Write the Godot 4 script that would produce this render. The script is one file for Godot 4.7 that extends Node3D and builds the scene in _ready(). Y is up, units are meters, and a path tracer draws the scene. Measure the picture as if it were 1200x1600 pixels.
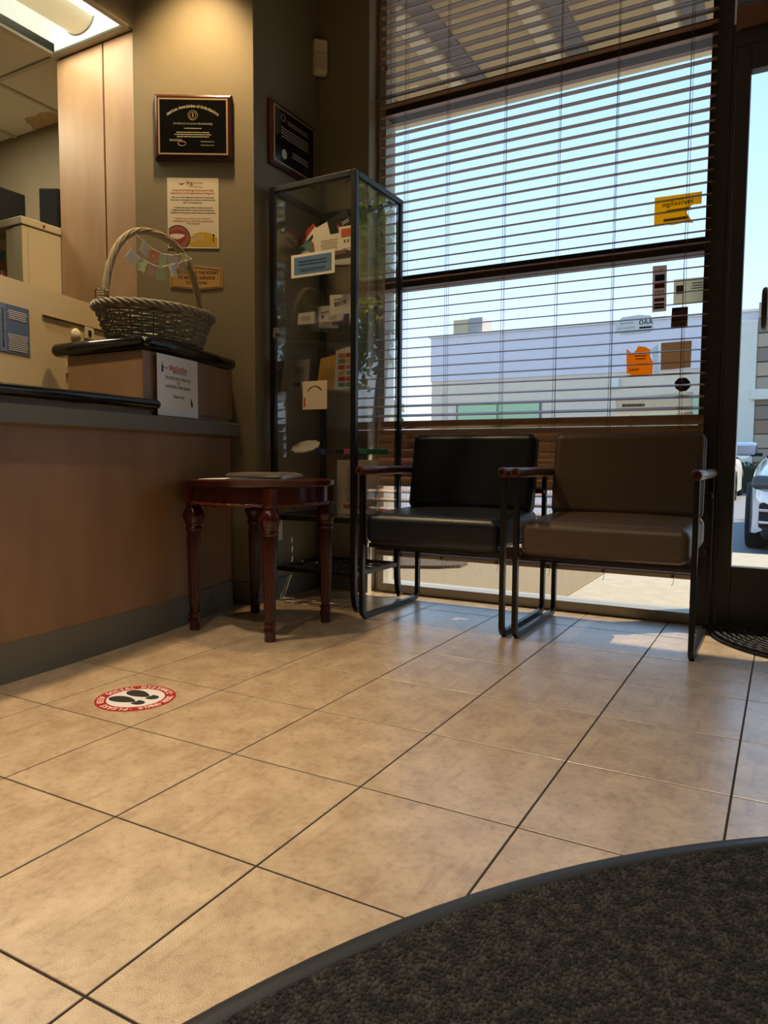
extends Node3D
# A dental waiting room: tiled floor, reception counter, glass display cabinet, two leather armchairs at a blind-covered shop window.

const T := 0.33
const CAM := Vector3(0.7287, 0.6615, 0.5647)
const FOCAL := 1132.16
var M := {}
var used := {}
var cam_basis: Basis

# ------------------------------------------------------------------ mesh collector
class MB:
	var v := PackedVector3Array()
	var n := PackedVector3Array()
	var t := PackedVector2Array()

	func tri(a: Vector3, b: Vector3, c: Vector3) -> void:
		var k := (c - a).cross(b - a).normalized()
		v.append(a); v.append(b); v.append(c)
		n.append(k); n.append(k); n.append(k)
		t.append(Vector2.ZERO); t.append(Vector2.ZERO); t.append(Vector2.ZERO)

	func trin(a: Vector3, b: Vector3, c: Vector3, na: Vector3, nb: Vector3, nc: Vector3) -> void:
		v.append(a); v.append(b); v.append(c)
		n.append(na); n.append(nb); n.append(nc)
		t.append(Vector2.ZERO); t.append(Vector2.ZERO); t.append(Vector2.ZERO)

	func quad(a: Vector3, b: Vector3, c: Vector3, d: Vector3) -> void:
		tri(a, b, c); tri(a, c, d)

	func quad_uv(p: Array, u: Array) -> void:
		for q in [[0, 1, 2], [0, 2, 3]]:
			var k: Vector3 = (p[q[2]] - p[q[0]]).cross(p[q[1]] - p[q[0]]).normalized()
			for i in q:
				v.append(p[i]); n.append(k); t.append(u[i])

	# box with a chamfer on every edge (c = 0: plain)
	func box(at: Vector3, size: Vector3, b := Basis.IDENTITY, c := 0.0) -> void:
		var h := size * 0.5
		if c > 0.0:
			rbox(at, size, minf(c, minf(h.x, minf(h.y, h.z)) * 0.99), 1, b)
			return
		for ax in 3:
			for s in [-1.0, 1.0]:
				var w := Vector3.ZERO; w[ax] = s * h[ax]
				var u := Vector3.ZERO; u[(ax + 1) % 3] = h[(ax + 1) % 3]
				var r := Vector3.ZERO; r[(ax + 2) % 3] = h[(ax + 2) % 3] * s
				quad(at + b * (w - u - r), at + b * (w - u + r), at + b * (w + u + r), at + b * (w + u - r))

	func span(lo: Vector3, hi: Vector3, c := 0.0) -> void:
		box((lo + hi) * 0.5, (hi - lo).abs(), Basis.IDENTITY, c)

	func rbox(at: Vector3, size: Vector3, r: float, k: int, b := Basis.IDENTITY, puff := 0.0) -> void:
		var h := size * 0.5
		var inner := h - Vector3.ONE * r
		for ax in 3:
			var a1 := (ax + 1) % 3
			var a2 := (ax + 2) % 3
			var c1 := _coords(h[a1], r, k, puff > 0.0)
			var c2 := _coords(h[a2], r, k, puff > 0.0)
			for s in [-1.0, 1.0]:
				for i in c1.size() - 1:
					for j in c2.size() - 1:
						var p := []
						var m := []
						for e in [[i, j], [i, j + 1], [i + 1, j + 1], [i + 1, j]]:
							var q := Vector3.ZERO
							q[ax] = s * h[ax]; q[a1] = c1[e[0]]; q[a2] = c2[e[1]] * s
							var core := q.clamp(-inner, inner)
							var d := (q - core).normalized()
							var o := core + d * r
							if puff > 0.0:
								var g1: float = 1.0 - pow(absf(q[a1]) / h[a1], 2.0)
								var g2: float = 1.0 - pow(absf(q[a2]) / h[a2], 2.0)
								var dv := Vector3.ZERO; dv[ax] = s
								o += dv * puff * g1 * g2 * (h[a1] * h[a2]) / (h.x * h.y + h.y * h.z + h.x * h.z)
							p.append(at + b * o); m.append((b * d).normalized())
						trin(p[0], p[1], p[2], m[0], m[1], m[2])
						trin(p[0], p[2], p[3], m[0], m[2], m[3])

	func _coords(h: float, r: float, k: int, dense: bool) -> Array:
		var out := []
		for i in k + 1:
			out.append(-h + r * (1.0 - cos(i * PI / 2 / k)) if k > 1 else -h + r * i)
		if dense:
			for i in range(1, 6): out.append(lerpf(-h + r, h - r, i / 6.0))
		for i in k + 1:
			out.append(-out[k - i])
		return out

	func area(pts: PackedVector2Array) -> float:
		var a := 0.0
		for i in pts.size(): a += pts[i].cross(pts[(i + 1) % pts.size()])
		return a * 0.5

	# polygon in xf's xy plane, from z = d0 to d1
	func prism(poly: PackedVector2Array, xf: Transform3D, d0: float, d1: float) -> void:
		var pts := poly.duplicate()
		if area(pts) < 0.0: pts.reverse()
		var flip := xf.basis.determinant() < 0
		var idx := Geometry2D.triangulate_polygon(pts)
		for i in range(0, idx.size(), 3):
			var a := pts[idx[i]]; var b := pts[idx[i + 1]]; var c := pts[idx[i + 2]]
			if (b - a).cross(c - a) > 0: var w := b; b = c; c = w   # make clockwise seen from +z
			for e in [d1, d0]:
				var pa: Vector3 = xf * Vector3(a.x, a.y, e); var pb: Vector3 = xf * Vector3(b.x, b.y, e); var pc: Vector3 = xf * Vector3(c.x, c.y, e)
				if (e == d1) != flip: tri(pa, pb, pc)
				else: tri(pa, pc, pb)
		var m := pts.size()
		var en := []
		for i in m:
			var d := (pts[(i + 1) % m] - pts[i]).normalized()
			en.append(Vector2(d.y, -d.x))
		for i in m:
			var j := (i + 1) % m
			var n0: Vector2 = en[i]; var n1: Vector2 = en[i]
			if en[(i + m - 1) % m].dot(en[i]) > 0.8: n0 = (en[(i + m - 1) % m] + en[i]).normalized()
			if en[j].dot(en[i]) > 0.8: n1 = (en[j] + en[i]).normalized()
			var w0 := (xf.basis * Vector3(n0.x, n0.y, 0)).normalized(); var w1 := (xf.basis * Vector3(n1.x, n1.y, 0)).normalized()
			var a := xf * Vector3(pts[i].x, pts[i].y, d0); var b := xf * Vector3(pts[j].x, pts[j].y, d0)
			var c := xf * Vector3(pts[j].x, pts[j].y, d1); var d := xf * Vector3(pts[i].x, pts[i].y, d1)
			if not flip:
				trin(a, d, c, w0, w0, w1); trin(a, c, b, w0, w1, w1)
			else:
				trin(a, c, d, w0, w1, w0); trin(a, b, c, w0, w1, w1)

	# upright prism over a plan polygon of (x, z)
	func plan(poly: PackedVector2Array, y0: float, y1: float) -> void:
		prism(poly, Transform3D(Basis(Vector3(1, 0, 0), Vector3(0, 0, 1), Vector3(0, 1, 0)), Vector3.ZERO), y0, y1)

	# slab over a plan polygon with rounded edges
	func slab(poly: PackedVector2Array, y0: float, y1: float, r: float, k := 5) -> void:
		var pts := poly.duplicate()
		if area(pts) < 0.0: pts.reverse()
		var m := pts.size()
		var inw := []
		for i in m:
			var d0 := (pts[i] - pts[(i + m - 1) % m]).normalized(); var d1 := (pts[(i + 1) % m] - pts[i]).normalized()
			var q := (Vector2(-d0.y, d0.x) + Vector2(-d1.y, d1.x)).normalized()
			inw.append(q / maxf(0.5, q.dot(Vector2(-d1.y, d1.x))))
		var rows := []
		for i in k + 1:
			var a := PI / 2 * i / k
			rows.append(_ring(pts, inw, r * (1 - sin(a)), y0 + r * (1 - cos(a))))
		for i in k + 1:
			var a := PI / 2 * i / k
			rows.append(_ring(pts, inw, r * (1 - cos(a)), y1 - r * (1 - sin(a))))
		grid(rows, true)
		var idx := Geometry2D.triangulate_polygon(pts)
		for i in range(0, idx.size(), 3):
			for e in [[rows[-1], Vector3.UP], [rows[0], Vector3.DOWN]]:
				var q: Array = e[0]
				var fa := (q[idx[i + 2]] - q[idx[i]] as Vector3).cross(q[idx[i + 1]] - q[idx[i]])
				if fa.dot(e[1]) > 0: trin(q[idx[i]], q[idx[i + 1]], q[idx[i + 2]], e[1], e[1], e[1])
				else: trin(q[idx[i]], q[idx[i + 2]], q[idx[i + 1]], e[1], e[1], e[1])

	func _ring(pts: PackedVector2Array, inw: Array, by: float, y: float) -> Array:
		var out := []
		for i in pts.size():
			var q: Vector2 = pts[i] + inw[i] * by
			out.append(Vector3(q.x, y, q.y))
		return out

	# rows of points; closed round each row if wanted; smooth normals. flip turns it inside out
	func grid(rows: Array, closed: bool, flip := false) -> void:
		var h := rows.size(); var w: int = rows[0].size()
		var nn := []
		for j in h:
			var line := []
			for i in w:
				var l: Vector3 = rows[j][(i + w - 1) % w] if closed or i > 0 else rows[j][i]
				var r: Vector3 = rows[j][(i + 1) % w] if closed or i < w - 1 else rows[j][i]
				var d: Vector3 = rows[maxi(j - 1, 0)][i]
				var u: Vector3 = rows[mini(j + 1, h - 1)][i]
				var k := (u - d).cross(r - l)
				if k.length() < 1e-12: k = Vector3.UP
				line.append(k.normalized() * (-1.0 if flip else 1.0))
			nn.append(line)
		for j in h - 1:
			for i in (w if closed else w - 1):
				var e := (i + 1) % w
				if flip:
					trin(rows[j][i], rows[j + 1][e], rows[j][e], nn[j][i], nn[j + 1][e], nn[j][e])
					trin(rows[j][i], rows[j + 1][i], rows[j + 1][e], nn[j][i], nn[j + 1][i], nn[j + 1][e])
				else:
					trin(rows[j][i], rows[j][e], rows[j + 1][e], nn[j][i], nn[j][e], nn[j + 1][e])
					trin(rows[j][i], rows[j + 1][e], rows[j + 1][i], nn[j][i], nn[j + 1][e], nn[j + 1][i])

	# profile of (radius, y) going up the outside
	func lathe(prof: Array, seg: int, xf := Transform3D.IDENTITY) -> void:
		var m := prof.size()
		var sn := []
		for j in m - 1:
			var d: Vector2 = prof[j + 1] - prof[j]
			sn.append(Vector2(d.y, -d.x).normalized())
		for j in m - 1:
			var n0: Vector2 = sn[j]; var n1: Vector2 = sn[j]
			if j > 0 and sn[j - 1].dot(sn[j]) > 0.6: n0 = (sn[j - 1] + sn[j]).normalized()
			if j < m - 2 and sn[j + 1].dot(sn[j]) > 0.6: n1 = (sn[j + 1] + sn[j]).normalized()
			for i in seg:
				var c0 := cos(TAU * i / seg); var s0 := sin(TAU * i / seg); var c1 := cos(TAU * (i + 1) / seg); var s1 := sin(TAU * (i + 1) / seg)
				var p0: Vector2 = prof[j]; var p1: Vector2 = prof[j + 1]
				var a := xf * Vector3(p0.x * c0, p0.y, p0.x * s0); var b := xf * Vector3(p0.x * c1, p0.y, p0.x * s1)
				var c := xf * Vector3(p1.x * c1, p1.y, p1.x * s1); var d := xf * Vector3(p1.x * c0, p1.y, p1.x * s0)
				var na := xf.basis * Vector3(n0.x * c0, n0.y, n0.x * s0); var nb := xf.basis * Vector3(n0.x * c1, n0.y, n0.x * s1)
				var nc := xf.basis * Vector3(n1.x * c1, n1.y, n1.x * s1); var nd := xf.basis * Vector3(n1.x * c0, n1.y, n1.x * s0)
				if p0.x > 1e-6: trin(a, b, c, na, nb, nc)
				if p1.x > 1e-6: trin(a, c, d, na, nc, nd)

	func tube(path: Array, r: float, seg := 8, closed := false, taper := 1.0) -> void:
		var m := path.size()
		var rows := []
		var side := Vector3.ZERO
		for j in m:
			var d: Vector3
			if closed: d = path[(j + 1) % m] - path[(j + m - 1) % m]
			else: d = path[mini(j + 1, m - 1)] - path[maxi(j - 1, 0)]
			d = d.normalized()
			if side == Vector3.ZERO: side = d.cross(Vector3.UP if absf(d.y) < 0.9 else Vector3.RIGHT).normalized()
			side = (side - d * side.dot(d)).normalized()
			var up := side.cross(d)
			var line := []
			var rr := r * lerpf(1.0, taper, float(j) / maxf(1, m - 1))
			for i in seg:
				line.append(path[j] + (side * cos(TAU * i / seg) + up * sin(TAU * i / seg)) * rr)
			rows.append(line)
		if closed: rows.append(rows[0])
		grid(rows, true)
		if not closed:
			for e in [0, m - 1]:
				for i in seg:
					var a: Vector3 = rows[e][i]; var b: Vector3 = rows[e][(i + 1) % seg]
					if e == 0: tri(path[e], b, a)
					else: tri(path[e], a, b)

	# rectangular bar along a path in a plane with normal nv; w along nv, h across
	func bar(path: Array, w: float, h: float, nv: Vector3) -> void:
		var m := path.size()
		var rows := []
		for j in m:
			var d0: Vector3 = (path[j] - path[maxi(j - 1, 0)]).normalized(); var d1: Vector3 = (path[mini(j + 1, m - 1)] - path[j]).normalized()
			var d := (d0 + d1).normalized()
			var q := d.cross(nv).normalized() * h * 0.5
			var s := nv * w * 0.5
			rows.append([path[j] - q - s, path[j] + q - s, path[j] + q + s, path[j] - q + s])
		for j in m - 1:
			for i in 4:
				var e := (i + 1) % 4
				quad(rows[j][i], rows[j][e], rows[j + 1][e], rows[j + 1][i])
		quad(rows[0][3], rows[0][2], rows[0][1], rows[0][0])
		quad(rows[-1][0], rows[-1][1], rows[-1][2], rows[-1][3])

	func mesh() -> ArrayMesh:
		var a := []
		a.resize(Mesh.ARRAY_MAX)
		a[Mesh.ARRAY_VERTEX] = v; a[Mesh.ARRAY_NORMAL] = n; a[Mesh.ARRAY_TEX_UV] = t
		var m := ArrayMesh.new()
		m.add_surface_from_arrays(Mesh.PRIMITIVE_TRIANGLES, a)
		return m

# ------------------------------------------------------------------ naming and tagging
func numbered(called: String, parent: Node) -> String:
	var key := str(parent.get_instance_id()) + "/" + called
	used[key] = used.get(key, 0) + 1
	return called if used[key] == 1 else "%s_%03d" % [called, used[key] - 1]

func put(o: Node3D, called: String, parent: Node = null) -> Node3D:
	var p: Node = parent if parent else self
	o.name = numbered(called, p)
	p.add_child(o)
	return o

func tag(o: Node3D, label: String, category: String, group := "") -> Node3D:
	o.set_meta("label", label); o.set_meta("category", category)
	if group: o.set_meta("group", group)
	return o

func thing(called: String, label: String, category: String, at := Vector3.ZERO, turn := 0.0, group := "") -> Node3D:
	var o := Node3D.new()
	put(o, called)
	o.position = at; o.rotation.y = turn
	return tag(o, label, category, group)

func obj(called: String, mb, mat: Material, parent: Node = null) -> MeshInstance3D:
	var o := MeshInstance3D.new()
	o.mesh = mb.mesh() if mb is MB else mb
	o.material_override = mat
	put(o, called, parent)
	return o

func struct(called: String, mb: MB, mat: Material) -> MeshInstance3D:
	var o := obj(called, mb, mat)
	o.set_meta("kind", "structure")
	return o

func struct_node(called: String) -> Node3D:
	var o := Node3D.new()
	put(o, called)
	o.set_meta("kind", "structure")
	return o

func bx(lo: Vector3, hi: Vector3, c := 0.0) -> MB:
	var m := MB.new(); m.span(lo, hi, c); return m

func bxr(at: Vector3, size: Vector3, b := Basis.IDENTITY, c := 0.0) -> MB:
	var m := MB.new(); m.box(at, size, b, c); return m

# ------------------------------------------------------------------ pixel of the 1200 x 1600 photograph -> point
func ray(x: float, y: float) -> Vector3:
	return (cam_basis * Vector3(x - 600, 800 - y, -FOCAL)).normalized()
func on_z(x: float, y: float, z: float) -> Vector3:
	var d := ray(x, y); return CAM + d * ((z - CAM.z) / d.z)
func on_x(x: float, y: float, v: float) -> Vector3:
	var d := ray(x, y); return CAM + d * ((v - CAM.x) / d.x)
func on_y(x: float, y: float, v: float) -> Vector3:
	var d := ray(x, y); return CAM + d * ((v - CAM.y) / d.y)

# ------------------------------------------------------------------ materials
func mat(c: Color, rough := 0.6, metal := 0.0, spec := 0.5) -> StandardMaterial3D:
	var m := StandardMaterial3D.new()
	m.albedo_color = c; m.roughness = rough; m.metallic = metal; m.metallic_specular = spec
	return m

func rgb(r: float, g: float, b: float) -> Color: return Color(r / 255.0, g / 255.0, b / 255.0)

func noise(seed_: int, freq: float, octaves := 4, kind := FastNoiseLite.TYPE_SIMPLEX_SMOOTH) -> FastNoiseLite:
	var f := FastNoiseLite.new()
	f.seed = seed_; f.frequency = freq; f.fractal_octaves = octaves; f.noise_type = kind
	return f

func bytes(f: FastNoiseLite, w: int, h: int, to := 0) -> PackedByteArray:
	var im := f.get_seamless_image(w, h)
	im.convert(Image.FORMAT_L8)
	if to: im.resize(to, to, Image.INTERPOLATE_CUBIC)
	return im.get_data()

func ramp_tex(f: FastNoiseLite, size: int, a: Color, b: Color, w := 0, h := 0) -> ImageTexture:
	var d := bytes(f, w if w else size, h if h else size, size)
	var out := PackedByteArray(); out.resize(size * size * 3)
	for i in size * size:
		var k := d[i] / 255.0
		out[i * 3] = int(255 * lerpf(a.r, b.r, k)); out[i * 3 + 1] = int(255 * lerpf(a.g, b.g, k)); out[i * 3 + 2] = int(255 * lerpf(a.b, b.b, k))
	var im := Image.create_from_data(size, size, false, Image.FORMAT_RGB8, out)
	im.generate_mipmaps()
	return ImageTexture.create_from_image(im)

func gray_tex(f: FastNoiseLite, size: int) -> ImageTexture:
	return ImageTexture.create_from_image(f.get_seamless_image(size, size))

func tri_mat(tex: Texture2D, scale: float, rough: float, world := true, tint := Color.WHITE) -> StandardMaterial3D:
	var m := mat(tint, rough)
	m.albedo_texture = tex
	m.uv1_triplanar = true; m.uv1_world_triplanar = world; m.uv1_scale = Vector3.ONE * scale
	return m

func relief(m: StandardMaterial3D, tex: Texture2D, cm: float) -> StandardMaterial3D:
	m.heightmap_enabled = true; m.heightmap_texture = tex; m.heightmap_scale = cm
	return m

func make_materials() -> void:
	# stone tile: cloudy cream and brown, streaks, fine grain
	var s := 1024
	var a := bytes(noise(3, 0.0035, 5), s, s)
	var b := bytes(noise(8, 0.016, 5), 1024, 110, s)
	var c := bytes(noise(21, 0.2, 3), s, s)
	var e := bytes(noise(33, 0.006, 6, FastNoiseLite.TYPE_PERLIN), s, s)
	var g := bytes(noise(34, 0.0045, 3), s, s)
	var f := bytes(noise(35, 0.022, 5), s, s)
	var out := PackedByteArray(); out.resize(s * s * 3)
	var lo := rgb(166, 138, 106); var hi := rgb(206, 180, 144); var stain := rgb(132, 104, 78)
	for i in s * s:
		var mask := clampf((g[i] / 255.0 - 0.45) * 4.0, 0, 1)
		var k := clampf((a[i] / 255.0 - 0.5) * 0.9 + 0.55 + (c[i] / 255.0 - 0.5) * 0.34 + (f[i] / 255.0 - 0.5) * 0.42 + (b[i] / 255.0 - 0.5) * 0.34 * mask, 0, 1)
		var vein := maxf(0, 1.0 - absf(e[i] / 255.0 - 0.5) * 40.0) * 0.22 + maxf(0, 0.30 - f[i] / 255.0) * 1.2 + maxf(0, 0.34 - b[i] / 255.0) * 0.9 * mask
		var col := lo.lerp(hi, k).lerp(stain, clampf(vein, 0, 0.6))
		out[i * 3] = int(col.r * 255); out[i * 3 + 1] = int(col.g * 255); out[i * 3 + 2] = int(col.b * 255)
	var im := Image.create_from_data(s, s, false, Image.FORMAT_RGB8, out); im.generate_mipmaps()
	M.tile = mat(Color.WHITE, 0.40, 0.0, 0.71)
	M.tile.clearcoat_enabled = true; M.tile.clearcoat = 1.0; M.tile.clearcoat_roughness = 0.26
	M.tile.albedo_texture = ImageTexture.create_from_image(im)
	var grain := gray_tex(noise(5, 0.16, 2), 1024)
	relief(M.tile, grain, 0.06)
	M.grout = tri_mat(ramp_tex(noise(2, 0.05), 128, rgb(34, 27, 21), rgb(50, 40, 31)), 3.0, 0.9)
	var plaster := gray_tex(noise(14, 0.09, 3), 512)
	M.wall = relief(tri_mat(ramp_tex(noise(12, 0.02), 256, rgb(132, 121, 97), rgb(138, 127, 102)), 1.0, 0.55), plaster, 0.03)
	M.jamb = mat(rgb(178, 168, 148), 0.5)
	M.ceiling = mat(rgb(214, 208, 196), 0.9)
	M.ceil_tile = relief(tri_mat(ramp_tex(noise(17, 0.2, 2), 512, rgb(196, 188, 172), rgb(214, 207, 193)), 2.0, 0.95), gray_tex(noise(18, 0.22, 2), 256), 0.1)
	M.stain = tri_mat(ramp_tex(noise(19, 0.06, 4), 128, rgb(160, 132, 94), rgb(182, 154, 112)), 3.0, 0.95)
	M.tbar = mat(rgb(176, 168, 152), 0.5)
	M.maple = tri_mat(ramp_tex(noise(40, 0.012, 4), 512, rgb(180, 144, 108), rgb(196, 161, 123), 512, 96), 1.0, 0.42)
	M.counter = tri_mat(ramp_tex(noise(41, 0.012, 4), 512, rgb(128, 95, 63), rgb(146, 110, 75), 512, 96), 1.0, 0.45)
	M.grey_trim = mat(rgb(98, 94, 80), 0.5)
	M.stone = tri_mat(ramp_tex(noise(42, 0.15, 3), 256, rgb(8, 9, 9), rgb(24, 25, 24)), 4.0, 0.12)
	M.cream = mat(rgb(224, 204, 166), 0.5)
	M.cream_dark = mat(rgb(128, 100, 66), 0.5)
	M.steel_beige = mat(rgb(206, 192, 158), 0.45)
	M.black = mat(rgb(15, 15, 16), 0.4)
	M.black_matte = mat(rgb(20, 20, 22), 0.75)
	M.black_metal = mat(rgb(10, 10, 11), 0.38, 0.0, 0.5)
	M.white = mat(rgb(232, 228, 218), 0.6)
	M.paper = mat(rgb(226, 221, 208), 0.7)
	M.ivory = mat(rgb(228, 216, 182), 0.45)
	M.navy = relief(tri_mat(ramp_tex(noise(50, 0.05, 3), 256, rgb(21, 27, 38), rgb(26, 33, 46)), 3.0, 0.36, false), gray_tex(noise(51, 0.3, 2), 512), 0.02)
	M.brown_leather = relief(tri_mat(ramp_tex(noise(52, 0.05, 3), 256, rgb(92, 76, 64), rgb(101, 84, 71)), 3.0, 0.38, false), gray_tex(noise(53, 0.3, 2), 512), 0.02)
	M.arm_wood = tri_mat(ramp_tex(noise(54, 0.02, 4), 256, rgb(82, 42, 28), rgb(120, 66, 42), 256, 32), 3.0, 0.3, false)
	M.arm_core = mat(rgb(46, 22, 16), 0.5)
	M.mahogany = tri_mat(ramp_tex(noise(55, 0.02, 4), 256, rgb(50, 16, 12), rgb(74, 25, 18), 256, 48), 3.0, 0.22, false)
	M.mahogany_light = tri_mat(ramp_tex(noise(56, 0.02, 4), 256, rgb(70, 25, 18), rgb(98, 38, 26), 256, 48), 3.0, 0.25, false)
	M.slat = tri_mat(ramp_tex(noise(60, 0.02, 4), 256, rgb(160, 122, 90), rgb(182, 144, 110), 24, 256), 1.2, 0.38, false)
	M.slat_dark = tri_mat(ramp_tex(noise(61, 0.02, 4), 256, rgb(122, 84, 58), rgb(148, 106, 76), 24, 256), 1.2, 0.4, false)
	M.cord = mat(rgb(120, 96, 72), 0.8)
	M.frame = mat(rgb(66, 61, 59), 0.45)
	M.frame_light = mat(rgb(170, 164, 152), 0.4, 0.3)  # pale copy of frame with sunlight put into its colour; threshold shares it
	M.glass = mat(Color(0.6, 0.66, 0.65, 0.012), 0.0)
	M.glass.transparency = BaseMaterial3D.TRANSPARENCY_ALPHA
	M.shelf_glass = mat(Color(0.45, 0.62, 0.56, 0.05), 0.0)
	M.shelf_glass.transparency = BaseMaterial3D.TRANSPARENCY_ALPHA
	M.willow = mat(rgb(128, 118, 98), 0.75)
	M.willow_a = tri_mat(ramp_tex(noise(62, 0.03, 3), 256, rgb(104, 96, 80), rgb(156, 144, 118)), 6.0, 0.75, false)
	M.willow_b = tri_mat(ramp_tex(noise(63, 0.03, 3), 256, rgb(88, 82, 70), rgb(134, 124, 102)), 6.0, 0.75, false)
	M.handle = tri_mat(ramp_tex(noise(64, 0.03, 3), 256, rgb(138, 120, 92), rgb(176, 158, 122)), 6.0, 0.7, false)
	M.brass = mat(rgb(230, 186, 116), 0.36, 0.6)
	M.ink = mat(rgb(26, 22, 20), 0.7)
	M.silver_ink = mat(rgb(196, 186, 160), 0.4, 0.5)
	M.red = mat(rgb(158, 22, 26), 0.5)
	M.rubber = mat(rgb(44, 45, 48), 0.42)
	M.carpet = tri_mat(ramp_tex(noise(70, 0.3, 3), 512, rgb(24, 22, 20), rgb(58, 52, 45)), 2.0, 0.95)
	M.tuft = mat(Color.WHITE, 0.95); M.tuft.vertex_color_use_as_albedo = true
	M.leaf = mat(Color.WHITE, 0.6); M.leaf.vertex_color_use_as_albedo = true
	M.leaf.backlight_enabled = true; M.leaf.backlight = Color(0.9, 0.95, 0.5)
	M.bark = tri_mat(ramp_tex(noise(71, 0.05, 4), 256, rgb(70, 60, 52), rgb(120, 108, 94), 256, 64), 1.5, 0.9, false)
	var agg := noise(72, 0.22, 2)
	M.aggregate = relief(tri_mat(ramp_tex(agg, 512, rgb(92, 78, 58), rgb(176, 156, 122)), 1.1, 0.9), gray_tex(agg, 256), 0.3)
	M.concrete = tri_mat(ramp_tex(noise(73, 0.03, 5), 512, rgb(164, 154, 136), rgb(182, 172, 154)), 0.6, 0.9)
	M.asphalt = tri_mat(ramp_tex(noise(74, 0.2, 3), 512, rgb(110, 110, 114), rgb(140, 140, 144)), 1.0, 0.9)
	M.mulch = relief(tri_mat(ramp_tex(noise(75, 0.12, 4), 512, rgb(58, 44, 34), rgb(124, 104, 84)), 2.0, 0.95), gray_tex(noise(76, 0.12, 3), 256), 1.5)
	M.stucco_up = tri_mat(ramp_tex(noise(77, 0.05, 4), 256, rgb(224, 216, 220), rgb(232, 224, 228)), 0.3, 0.9)
	M.stucco_low = tri_mat(ramp_tex(noise(78, 0.05, 4), 256, rgb(232, 210, 184), rgb(239, 218, 192)), 0.3, 0.9)
	M.stucco_cream = tri_mat(ramp_tex(noise(79, 0.05, 4), 256, rgb(222, 218, 204), rgb(230, 226, 212)), 0.3, 0.9)
	M.soffit = tri_mat(ramp_tex(noise(80, 0.03, 4), 256, rgb(196, 176, 138), rgb(208, 188, 150)), 0.8, 0.8)
	M.joist = tri_mat(ramp_tex(noise(81, 0.03, 4), 256, rgb(226, 214, 184), rgb(236, 224, 196)), 0.8, 0.7)
	M.joist_grey = mat(rgb(120, 118, 120), 0.6)
	M.green_glass = mat(rgb(176, 206, 158), 0.08)
	M.car_paint = mat(rgb(205, 210, 220), 0.18, 0.55); M.car_paint.clearcoat_enabled = true; M.car_paint.clearcoat = 1.0; M.car_paint.clearcoat_roughness = 0.03
	M.car_white = mat(rgb(224, 224, 222), 0.25); M.car_white.clearcoat_enabled = true; M.car_white.clearcoat = 1.0
	M.tyre = mat(rgb(22, 22, 23), 0.85)
	M.chrome = mat(rgb(214, 216, 220), 0.12, 1.0)
	M.dark_glass = mat(rgb(18, 22, 26), 0.05)
	M.lens = mat(Color(0.9, 0.95, 1.0, 0.25), 0.02); M.lens.transparency = BaseMaterial3D.TRANSPARENCY_ALPHA

func flat(r: float, g: float, b: float, rough := 0.65) -> StandardMaterial3D:
	var key := "flat%d_%d_%d_%d" % [r, g, b, int(rough * 100)]
	if not M.has(key): M[key] = mat(rgb(r, g, b), rough)
	return M[key]

# ------------------------------------------------------------------ lettering
var font_cache := {}
func font(f: String, bold := false) -> SystemFont:
	var k := f + str(bold)
	if not font_cache.has(k):
		var sf := SystemFont.new(); sf.font_names = PackedStringArray([f])
		if bold: sf.font_weight = 700
		font_cache[k] = sf
	return font_cache[k]

func text_mesh(s: String, f := "Droid Sans", bold := false) -> TextMesh:
	var t := TextMesh.new()
	t.text = s; t.font = font(f, bold); t.font_size = 24; t.pixel_size = 0.01; t.depth = 0.02; t.curve_step = 2.0
	t.horizontal_alignment = HORIZONTAL_ALIGNMENT_CENTER; t.vertical_alignment = VERTICAL_ALIGNMENT_CENTER
	return t

# a line of lettering w metres wide centred at `at`; b: x along the line, y up the letters, z out of the surface
func text(parent: Node, s: String, w: float, at: Vector3, b: Basis, m: Material, f := "Droid Sans", bold := false, max_h := 0.0) -> void:
	var tm := text_mesh(s, f, bold)
	var bb := tm.get_aabb()
	var k := w / maxf(bb.size.x, 1e-4)
	if max_h > 0.0: k = minf(k, max_h / bb.size.y)
	var o := MeshInstance3D.new()
	o.mesh = tm; o.material_override = m
	put(o, "lettering", parent)
	o.transform = Transform3D(Basis(b.x * k, b.y * k, b.z * 0.02), at)

# letters set round a circle in b's xy plane; from = angle of the middle letter, clockwise with tops out, or anticlockwise with tops in
func arc_text(parent: Node, s: String, r: float, size: float, mid: float, spread: float, at: Vector3, b: Basis, m: Material, outward := true, f := "Droid Sans") -> void:
	var st := SurfaceTool.new(); st.begin(Mesh.PRIMITIVE_TRIANGLES)
	var k := size / 0.2
	for i in s.length():
		if s[i] == " ": continue
		var u := (i - (s.length() - 1) / 2.0) / maxf(1, s.length() - 1) * spread
		var ang := mid - u if outward else mid + u
		var turn := ang - PI / 2 if outward else ang + PI / 2
		var loc := Transform3D(Basis(Vector3(0, 0, 1), turn).scaled_local(Vector3(k, k, 0.02)), Vector3(cos(ang) * r, sin(ang) * r, 0))
		st.append_from(text_mesh(s[i], f, true), 0, loc)
	var o := obj("lettering", st.commit(), m, parent)
	o.transform = Transform3D(b, at)

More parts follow.
